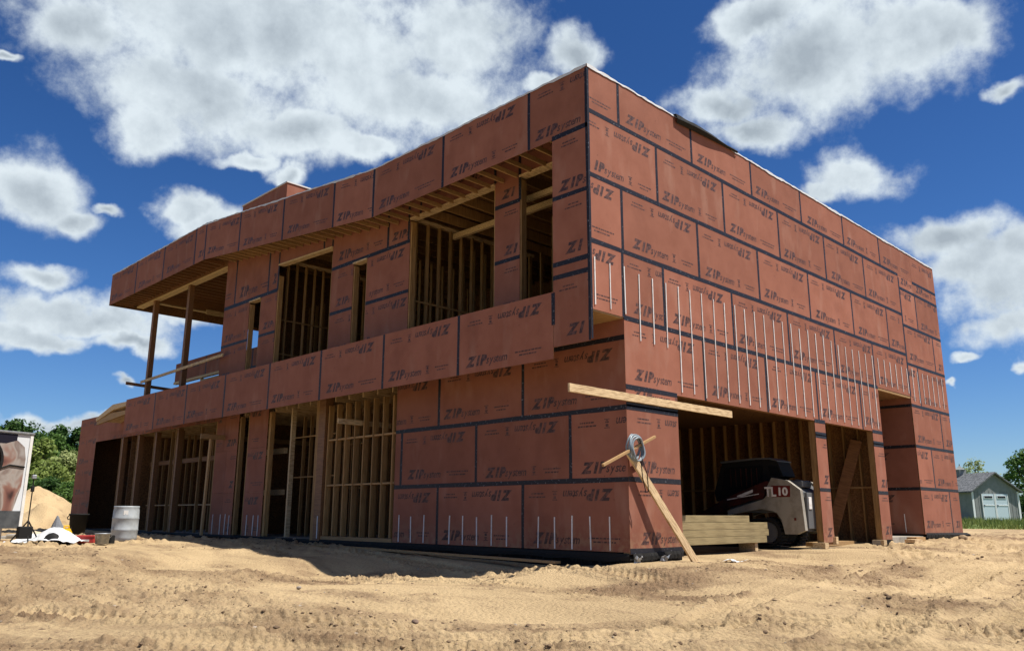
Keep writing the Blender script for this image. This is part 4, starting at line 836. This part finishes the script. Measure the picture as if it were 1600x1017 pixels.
# plank and posts leaning in the second door
board((11.25, 1.35, -.1), (11.66, .55, 2.6), .30, .04, 'wide brown plank leaning inside the second garage door', mtl='lvl', up=(1, 0, .2), name='plank')
b = MB(); b.box(9.0, 11.2, .6, .9, -.08, .02); thing(b, 'plank', M['planky'], 'flat plank lying on the ground inside the second garage door', 'board', loc=(10, .75, -.08))
b = MB(); b.box(12.0, 12.55, -.55, -.3, -.02, .06); thing(b, 'offcut', M['plank'], 'pale flat offcut on the sand between the second and third piers', 'offcut', loc=(12.3, -.42, -.02))
b = MB(); b.box(12.7, 13.35, -.35, -.1, .0, .1); thing(b, 'offcut', M['planky'], 'short thick offcut lying before the porch floor', 'offcut', loc=(13, -.22, .0))
b = MB(); b.box(7.72, 8.36, -.22, -.01, -.24, -.095); thing(b, 'concrete_block', M['concrete'], 'grey concrete block on the sand under the first garage pier', 'block', loc=(8.0, -.1, -.24), bevel=.01)
# crumpled foil scraps at the corner
for i, (x, y, lb) in enumerate(((1.02, -.10, 'crumpled silver flashing scrap at the left of the corner base'), (1.75, -.12, 'crumpled silver flashing scrap below the leaning plank'))):
    b = MB(); q = random.Random(i+4); n = 7; g = [[(x+.035*a+q.uniform(-.02, .02)-.2, y-.02*c+q.uniform(-.03, .02), -.16+.035*c+q.uniform(0, .06)) for c in range(4)] for a in range(n)]
    for a in range(n-1):
        for c in range(3): b.poly([g[a][c], g[a+1][c], g[a+1][c+1], g[a][c+1]])
    thing(b, 'foil_scrap', M['steel'], lb, 'scrap', 'foil scraps at the house corner')
b = MB(); q = random.Random(8)
g = [[(2.5+.09*a+q.uniform(-.02, .02), -.75-.06*c+q.uniform(-.02, .02), gz(2.6, -.8)+.02+.03*math.sin(a*.7+c)+q.uniform(0, .03)) for c in range(4)] for a in range(7)]
for a in range(6):
    for c in range(3): b.poly([g[a][c], g[a+1][c], g[a+1][c+1], g[a][c+1]])
thing(b, 'plastic_scrap', M['membrane'], 'crumpled grey plastic scrap on the sand right of the leaning plank', 'scrap')
# ---------------------------------------------------------------- white drum
x, y = -2.86, 11.85
e = empty('drum', (x, y, gz(x, y)+.0)); tag(e, 'white plastic drum standing before the open posts', 'drum')
M['drum'] = mat('drum_plastic', (.36, .39, .41), .5, noise=(4, 4, (.25, .27, .28), .45, .7), bump=(8, .1, .01))
pf = [(.0, .0), (.25, .0), (.275, .02), (.28, .1), (.285, .24), (.295, .26), (.285, .28), (.285, .50), (.295, .52), (.285, .54), (.28, .70), (.27, .75), (.275, .765), (.275, .80), (.255, .80), (.25, .77), (0, .765)]
b = MB(); b.lathe(pf, (0, 0, 0), 32); b.build('body', M['drum'], e, smooth=True)
b = MB(); a0 = math.atan2(-20, -7.2)
for s in (0,): b.hexa([(.286*math.cos(a0-.2), .286*math.sin(a0-.2), .60), (.286*math.cos(a0+.14), .286*math.sin(a0+.14), .60), (.27*math.cos(a0+.14), .27*math.sin(a0+.14), .60), (.27*math.cos(a0-.2), .27*math.sin(a0-.2), .60)]+[(.286*math.cos(a0-.2), .286*math.sin(a0-.2), .70), (.286*math.cos(a0+.14), .286*math.sin(a0+.14), .70), (.27*math.cos(a0+.14), .27*math.sin(a0+.14), .70), (.27*math.cos(a0-.2), .27*math.sin(a0-.2), .70)])
b.build('label_patch', M['white'], e)
# ---------------------------------------------------------------- bins, boxes, tarpaulin
x, y = gpt(120, 836, .05)
e = empty('rubbish_bin', (x, y, .02)); tag(e, 'black plastic bin at the far left corner of the house', 'bin')
b = MB(); b.lathe([(0, 0), (.17, 0), (.23, .55), (.25, .56), (.25, .60), (.22, .60), (.16, .03), (0, .03)], n=20); b.build('body', M['black'], e, smooth=True)
b = MB(); b.tube([(-.25, 0, .55), (-.29, 0, .5), (-.27, 0, .45), (-.21, 0, .44)], .013, 6); b.build('handle', M['black'], e)
x, y = gpt(136, 847, .04)
e = empty('toolbox', (x, y, .03), YAW-math.pi/2+.1); tag(e, 'small red and white cool box on the sand by the bin', 'box')
red = mat('red_plastic', (.40, .035, .03), .4, bump=(10, .1, .004))
b = MB(); b.box(-.17, .17, -.11, .11, 0, .11); b.build('body', red, e, bevel=.012)
b = MB(); b.box(-.18, .18, -.12, .12, .112, .155); b.build('lid', red, e, bevel=.01); b = MB(); b.box(-.12, .08, -.116, -.111, .03, .07); b.build('label_patch', M['white'], e)
b = MB(); b.tube([(-.1, 0, .155), (-.1, 0, .2), (.1, 0, .2), (.1, 0, .155)], .01, 6); b.build('handle', M['black'], e)
x, y = gpt(159, 848, .04); e = empty('bucket', (x, y, .02)); tag(e, 'dented metal bucket between the red box and the drum', 'bucket')
b = MB(); b.lathe([(0, 0), (.12, 0), (.145, .20), (.152, .2), (.152, .215), (.135, .21), (.11, .02), (0, .02)], n=22); b.build('body', M['steel'], e, smooth=True)
b = MB(); b.tube([(.148*math.cos(t), .148*math.sin(t)*.3-.12, .19-.1*math.sin(t)) for t in [math.pi*i/10 for i in range(11)]], .005, 5); b.build('handle', M['steel'], e)
for i, (u, v, s, lb) in enumerate(((173, 848, .10, 'small dark tin beside the metal bucket and drum'), (112, 848, .09, 'dark tin beside the yellow can'))):
    x, y = gpt(u, v, .03); b = MB(); b.lathe([(0, 0), (s*.7, 0), (s*.7, s*1.6), (s*.55, s*1.7), (0, s*1.7)], (x, y, .02), 14); thing(b, 'tin', M['black'], lb, 'tin', loc=(x, y, .02))
x, y = gpt(101, 847, .04); e = empty('fuel_can', (x, y, .02), .3); tag(e, 'bright yellow plastic can beside the white tarpaulin', 'can')
yl = mat('yellow_plastic', (.75, .45, .02), .4)
b = MB(); b.prism([(-.09, 0), (.09, 0), (.10, .04), (.10, .22), (.05, .30), (-.06, .30), (-.10, .24), (-.10, .04)], -.06, .06, 1); b.build('body', yl, e, bevel=.012)
b = MB(); b.tube([(-.06, 0, .29), (-.05, 0, .35), (.05, 0, .35), (.06, 0, .28)], .016, 7); b.build('handle', yl, e); b = MB(); b.lathe([(.03, .28), (.03, .34), (0, .34)], (.085, 0, -.02), 10); b.build('cap', M['black'], e)
def cloth(name, c, nx, ny, sx, sy, fn, m, label, cat, rot=0, thick=.01, group=None):
    X, Y = np.meshgrid(np.linspace(-1, 1, nx), np.linspace(-1, 1, ny), indexing='ij'); Z = fn(X, Y); o = grid_mesh(name, X*sx, Y*sy, Z, {}, m)
    o.location = c; o.rotation_euler = (0, 0, rot); s = o.modifiers.new('thick', 'SOLIDIFY'); s.thickness = thick; s2 = o.modifiers.new('sub', 'SUBSURF'); s2.levels = s2.render_levels = 1; return tag(o, label, cat, group)
wt = mat('white_tarp', (.60, .61, .62), .5, noise=(5, 4, (.62, .62, .62), .5, .7), bump=(12, .4, .01))
x, y = gpt(70, 848, .03)
cloth('tarpaulin', (x, y, .02), 46, 26, .78, .34, lambda X, Y: .30*np.exp(-((X-.25)/.5)**2-(Y/.75)**2)+.10*np.exp(-((X+.45)/.3)**2)*np.clip(1-np.abs(Y), 0, 1)+.045*np.abs(vnoise(X*4, Y*3, .8, 3))+.03*vnoise(X*9, Y*7, .9, 7)*(1-X*X), wt,
      'crumpled white tarpaulin heaped on the sand near the trailer', 'tarpaulin', YAW-math.pi/2, .012)
x, y = gpt(80, 846, .05)
cloth('black_bag', (x, y, .02), 20, 14, .24, .13, lambda X, Y: .21*np.clip(1-X*X, 0, 1)*np.clip(1-.8*Y*Y, 0, 1)+.02*vnoise(X*5, Y*5, .9, 5), M['black'], 'black bag poking out in front of the white tarpaulin', 'bag', YAW-math.pi/2+.0)
bpy.data.objects['black_bag'].location = (x-.12, y-.42, .02)
x, y = gpt(93, 843, .05); b = MB()
b.lathe([(.20, 0), (.17, .12), (.13, .3), (.05, .48), (.012, .56)], (0, 0, 0), 9); o = b.build('folded_umbrella', mat('grey_canvas', (.16, .17, .19), .8, bump=(9, .8, .03))); o.location = (x, y+.2, .02); o.rotation_euler = (.08, -.1, 0); tag(o, 'dark grey pointed canvas cone behind the yellow can', 'canvas')
x, y = gpt(54, 838, .05); cloth('dust_sheet', (x, y+.3, .05), 20, 12, .45, .25, lambda X, Y: .12*np.clip(1-X*X, 0, 1)*np.clip(1-Y*Y, 0, 1)+.03*vnoise(X*5, Y*5, .9, 8), mat('beige_cloth', (.45, .38, .27), .8), 'beige rumpled dust sheet between the trailer and the white tarpaulin', 'cloth', YAW-math.pi/2)
x, y = gpt(8, 846, .03); b = MB(); b.box(-.55, .55, -.25, .25, 0, .03); o = b.build('board', M['planky']); o.location = (x, y, .03); o.rotation_euler = (0, 0, YAW-math.pi/2+.1); tag(o, 'flat brown sheet of plywood on the sand at the foot of the trailer', 'board')
x, y = gpt(22, 842, .05); b = MB(); b.box(-.3, .25, -.1, .1, 0, .06); b.box(-.1, .3, -.16, .04, .062, .1); o = b.build('foam_offcut', wt); o.location = (x, y, .06); o.rotation_euler = (0, 0, YAW-math.pi/2); tag(o, 'white foam offcuts lying at the foot of the trailer', 'offcut')
# instrument tripod
p = at(42, 830, 19.5); e = empty('tripod', (p[0], p[1], .03)); tag(e, 'thin dark pole on a low tripod with boxes, beside the trailer edge', 'tripod')
b = MB(); b.tube([(0, 0, .1), (0, 0, 1.28)], .012, 8); b.build('pole', M['black'], e); b = MB(); b.box(-.03, .03, -.03, .03, 1.02, 1.14); b.build('receiver', M['black'], e, bevel=.01)
b = MB(); b.box(-.04, .04, -.04, .04, 1.28, 1.36); b.build('head', M['steel'], e, bevel=.01)
for k in range(3):
    t = k*2.094+.4; b = MB(); b.tube([(0, 0, .45), (.32*math.cos(t), .32*math.sin(t), 0)], .014, 6); b.build('leg', M['black'], e)
b = MB(); b.box(-.2, .05, -.22, -.02, .10, .34); b.build('case', M['black'], e, bevel=.02)
# ---------------------------------------------------------------- printed trailer
def trailer():
    c = at(30, 836, 21.0); az = YAW-math.atan(580/1270); e = empty('trailer', (c[0], c[1], .05), az); e.scale = (1, 1, (at(50, 677, 21.0)[2]-.05)/2.66); Lx = 4.6; H = 2.62; Dp = 2.1
    tag(e, 'box trailer with a brown and grey printed picture on its side, at the left edge', 'trailer')
    # local x runs along the side away from the camera; body lies at x<0
    b = MB(); b.box(-Lx, 0, .0, Dp, .30, H); b.build('body', mat('trailer_white', (.62, .64, .66), .35, bump=(3, .05, .01)), e, bevel=.02)
    b = MB(); b.box(-Lx-.02, .03, -.04, Dp+.03, H, H+.05); b.build('roof_trim', M['steel'], e, bevel=.008)
    b = MB(); b.box(-.055, .015, -.022, -.002, .05, H-.01); b.build('corner_trim', M['white'], e, bevel=.005)
    dk = mat('dark_panel', (.045, .05, .055), .5, noise=(3, 3, (.08, .085, .09), .4, .6))
    b = MB(); b.box(-Lx, -.06, -.012, -.002, .30, .72); b.build('lower_panel', dk, e)
    b = MB(); b.box(-Lx, -.35, -.012, -.002, 2.36, 2.60); b.build('upper_panel', mat('near_black_vinyl', (.015, .015, .025), .35), e)
    # the printed picture: abstract warm folds
    m = bpy.data.materials.new('printed_vinyl'); m.use_nodes = True; nt = m.node_tree; N = nt.nodes; L = nt.links; bs = N['Principled BSDF']; bs.inputs['Roughness'].default_value = .35
    tc = N.new('ShaderNodeTexCoord'); mp = N.new('ShaderNodeMapping'); mp.inputs['Rotation'].default_value = (0, R_(25), 0); mp.inputs['Scale'].default_value = (1.3, 1, .8); L.new(tc.outputs['Object'], mp.inputs[0])
    nz = N.new('ShaderNodeTexNoise'); nz.inputs['Scale'].default_value = 1.5; nz.inputs['Detail'].default_value = 2.5; nz.inputs['Distortion'].default_value = .7; L.new(mp.outputs[0], nz.inputs['Vector'])
    cr = N.new('ShaderNodeValToRGB'); L.new(nz.outputs[0], cr.inputs[0]); el = cr.color_ramp.elements
    el[0].position = .28; el[0].color = (.05, .03, .028, 1); el[1].position = .75; el[1].color = (.42, .40, .38, 1)
    for ps, cl in ((.38, (.17, .08, .065)), (.46, (.24, .13, .10)), (.52, (.33, .29, .26)), (.58, (.20, .15, .13))): q = el.new(ps); q.color = (*cl, 1)
    L.new(cr.outputs[0], bs.inputs['Base Color'])
    b = MB(); pr = [(-Lx, .725), (-.24, .725), (-.12, 1.3), (-.10, 2.0), (-.16, 2.3), (-.34, 2.45), (-.6, 2.35), (-Lx, 2.35)]
    b.prism([(x, z) for x, z in pr], -.014, -.002, 1); g = b.build('picture', m, e)
    b = MB(); b.tube([(-.11, -.022, 1.80), (-.45, -.022, 1.83), (-.75, -.022, 1.70)], .022, 6); b.tube([(-.98+.34*math.cos(t), -.022, 1.92+.47*math.sin(t)) for t in [2*math.pi*i/30 for i in range(30)]], .04, 6, closed=True); b.build('picture_line', M['black'], g)
    b = MB(); b.prism([(-1.02+.24*math.cos(t), 1.98+.33*math.sin(t)) for t in [2*math.pi*i/24 for i in range(24)]], -.020, -.015, 1); b.build('picture_spot', mat('print_white', (.72, .72, .74), .4), g)
    for x in (-1.9, -2.8):
        b = MB(); b.tube([(x, -.02, .33), (x, .2, .33)], .33, 24); w = b.build('wheel', M['black'], e, smooth=False); b = MB(); b.tube([(x, -.04, .33), (x, .02, .33)], .16, 16); b.build('rim', M['steel'], w)
    b = MB(); b.tube([(-.3, .2, -.03), (-.3, .2, .3)], .03, 8); b.build('jack_stand', M['steel'], e)
trailer()
# ---------------------------------------------------------------- compact track loader, nose into the garage
def loader():
    K = 1.083; ox = 7.56; e = empty('track_loader', (ox, 0, -.07)); tag(e, 'white compact track loader with dark red arms parked nose first in the garage door', 'loader')
    W = 1.30
    def Q(L): return [((a+8.46)*K-8.46, (b-.627)*K+.627+.07) for a, b in L]
    redm = mat('loader_red', (.13, .014, .012), .45); dk = M['black']; gr = mat('loader_grey', (.11, .112, .115), .45, bump=(20, .05, .002)); gl = mat('cab_glass', (.012, .014, .016), .08)
    body = Q([(.2, 1.43), (-.16, 1.36), (-.43, 1.16), (-.45, .87), (-.48, .34), (-.29, .26), (-.03, .26), (.03, .55), (.12, .68), (.21, .73), (.5, .78), (1.19, .66), (1.3, .62), (1.3, .74), (.6, .93), (.42, .98), (.33, 1.06), (.31, 1.25)])
    for s, (xa, xb) in enumerate(((0.0, .12), (W-.12, W))):
        b = MB(); b.prism(body, xa, xb, 0); bo = b.build('side_panel', M['dustywhite'], e, bevel=.012)
        if s == 0:
            b = MB(); b.prism(Q([(.22, 1.262), (-.215, 1.252), (-.20, 1.02), (.20, 1.02)]), -.006, -.0015, 0); dec = b.build('decal', redm, bo)
            for tx, yy, zz, sz, col_, xx in (('TL', .37, 1.04, .30, M['strip'], -.012), ('10', .09, 1.06, .24, M['strip'], -.009)):
                cu = bpy.data.curves.new('model_lettering', 'FONT'); cu.body = tx; cu.size = sz; cu.offset = .010; cu.extrude = .001
                ob = bpy.data.objects.new('t', cu); col.objects.link(ob); bpy.context.view_layer.update(); me = bpy.data.meshes.new_from_object(ob.evaluated_get(bpy.context.evaluated_depsgraph_get())); bpy.data.objects.remove(ob)
                q = Q([(yy, zz)])[0]; sxk = .85 if tx == 'TL' else 1.1
                for v in me.vertices: v.co = Vector((xx-v.co.z, q[0]-v.co.x*sxk, q[1]+v.co.y))
                me.materials.clear(); me.materials.append(col_); t = bpy.data.objects.new('lettering', me); col.objects.link(t); t.parent = dec
            b = MB(); b.box(-.012, -.002, Q([(-.30, 0)])[0][0], Q([(-.34, 0)])[0][0]+.09, .60, .66); b.build('marker_light', redm, bo)
    b = MB(); b.prism(Q([(.15, 1.40), (-.16, 1.30), (-.40, 1.12), (-.43, .32), (.0, .30), (.2, .7), (1.3, .7), (1.3, .95), (.4, 1.1)]), .13, W-.13, 0); b.build('chassis', gr, e, bevel=.01)
    b = MB(); yr = Q([(-.47, 0)])[0][0]; b.box(.16, W-.16, yr-.03, yr+.03, .42, 1.22); dr = b.build('rear_door', gr, e, bevel=.01)
    for k in range(14):
        b = MB(); z = .52+k*.045; b.box(.55, W-.25, yr-.045, yr-.032, z, z+.028); b.build('grille_slat', dk, dr)
    b = MB(); b.box(.5, W-.2, yr-.034, yr-.0305, .50, 1.17); b.build('grille_recess', dk, dr)
    for x in (.2, W-.34): b = MB(); b.box(x, x+.14, yr-.05, yr-.031, .85, 1.12); b.build('tail_light', redm if x > 1 else M['strip'], e, bevel=.008)
    b = MB(); b.tube([(W*.5, yr+.2, 1.38), (W*.5, yr+.2, 1.50)], .05, 10); b.build('exhaust', dk, e)
    b = MB(); b.box(.3, .75, yr+.12, yr+.38, 1.34, 1.5); b.build('hood_vent', gr, e, bevel=.03)
    W0 = W; cab = Q([(1.56, 1.80), (.70, 1.84), (.40, 1.83), (.20, 1.78), (.09, 1.47), (.32, 1.42), (.48, 1.10), (1.75, .95), (1.8, 1.15)])
    b = MB(); b.prism(cab, .34, W-.34, 0); cb_ = b.build('cab', dk, e, bevel=.03)
    b = MB(); b.prism(Q([(.42, 1.70), (.20, 1.68), (.13, 1.50), (.37, 1.50)]), .33, .338, 0); b.build('window', gl, cb_)
    b = MB(); b.prism(Q([(1.5, 1.70), (.55, 1.72), (.58, 1.25), (1.6, 1.2)]), .33, .338, 0); b.build('window', gl, cb_)
    for k in range(6):
        y = Q([(1.35-.13*k, 0)])[0][0]; b = MB(); b.box(.318, .329, y-.012, y+.012, 1.38, 1.82); b.build('window_bar', M['darkred'], cb_)
    b = MB(); b.prism(Q([(1.58, 1.80), (.70, 1.845), (.38, 1.84), (.18, 1.785), (.18, 1.80), (.38, 1.875), (.72, 1.885), (1.6, 1.84)]), .30, W-.30, 0); b.build('cab_roof', gr, cb_)
    for xa, xb in ((.01, .20), (W-.20, W-.01)):
        b = MB(); b.prism(Q([(.24, 1.34), (.34, 1.36), (.60, 1.28), (1.3, 1.03), (2.2, .60), (2.5, .25), (2.42, .18), (2.0, .50), (1.3, .80), (.60, .98), (.44, 1.0)]), xa, xb, 0); ar = b.build('lift_arm', M['darkred'], e, bevel=.015)
        if xa < .1:
            b = MB(); b.prism(Q([(1.05, 1.06), (.66, 1.19), (.66, 1.13), (1.05, 1.0)]), xa-.006, xa-.001, 0); b.build('decal', M['strip'], ar)
            b = MB(); b.prism(Q([(1.3, .99), (.52, 1.10), (.52, 1.085), (1.3, .965)]), xa-.006, xa-.001, 0); b.build('stripe', M['strip'], ar)
        # rubber track
        loop = []
        for t in range(13): a = -math.pi/2-t*math.pi/12; loop.append((.33-.30*-math.cos(a)*-1, .33+.30*math.sin(a)))
        rear = [(.36+.30*math.cos(math.pi*1.5-t*math.pi/12), .33+.30*math.sin(math.pi*1.5-t*math.pi/12)) for t in range(13)]
        frt = [(1.75+.26*math.cos(math.pi/2-t*math.pi/12), .27+.26*math.sin(math.pi/2-t*math.pi/12)) for t in range(13)]
        lp = Q([(a, b-.04) for a, b in rear+frt]); x0 = xa-.02 if xa < .1 else xa-.13; x1 = x0+.34
        cy = sum(p[0] for p in lp)/len(lp); cz = sum(p[1] for p in lp)/len(lp); inn = [(cy+(p[0]-cy)*.93, cz+(p[1]-cz)*.86) for p in lp]
        b = MB(); n = len(lp)
        for i in range(n):
            j = (i+1) % n; b.hexa([(x0, *lp[i]), (x1, *lp[i]), (x1, *lp[j]), (x0, *lp[j]), (x0, *inn[i]), (x1, *inn[i]), (x1, *inn[j]), (x0, *inn[j])])
            for s_ in range(4):
                t = s_/4; q = [lp[i][k]+(lp[j][k]-lp[i][k])*t for k in (0, 1)]; o_ = (q[0]-cy, q[1]-cz); l = math.hypot(*o_)
                if s_ in (0, 2) and (math.dist(lp[i], lp[j]) > .3 or s_ == 0): b.bar((x0+.02, q[0]+o_[0]/l*.012, q[1]+o_[1]/l*.012), (x1-.02, q[0]+o_[0]/l*.012, q[1]+o_[1]/l*.012), .05, .03)
        tk = b.build('track', dk, e)
        for (cyy, czz, rr_) in ((.36, .29, .23), (1.75, .23, .19), (.8, .13, .09), (1.1, .13, .09), (1.4, .13, .09)):
            q = Q([(cyy, czz)])[0]; b = MB(); b.tube([(x0+.04, q[0], q[1]), (x1-.04, q[0], q[1])], rr_, 20); b.build('roller', gr if rr_ > .1 else dk, tk)
            
    b = MB(); b.prism(Q([(2.3, .0), (3.0, .0), (3.05, .06), (2.6, .12), (2.45, .5), (2.3, .5)]), -.05, W+.05, 0); b.build('bucket', gr, e, bevel=.01)
loader()
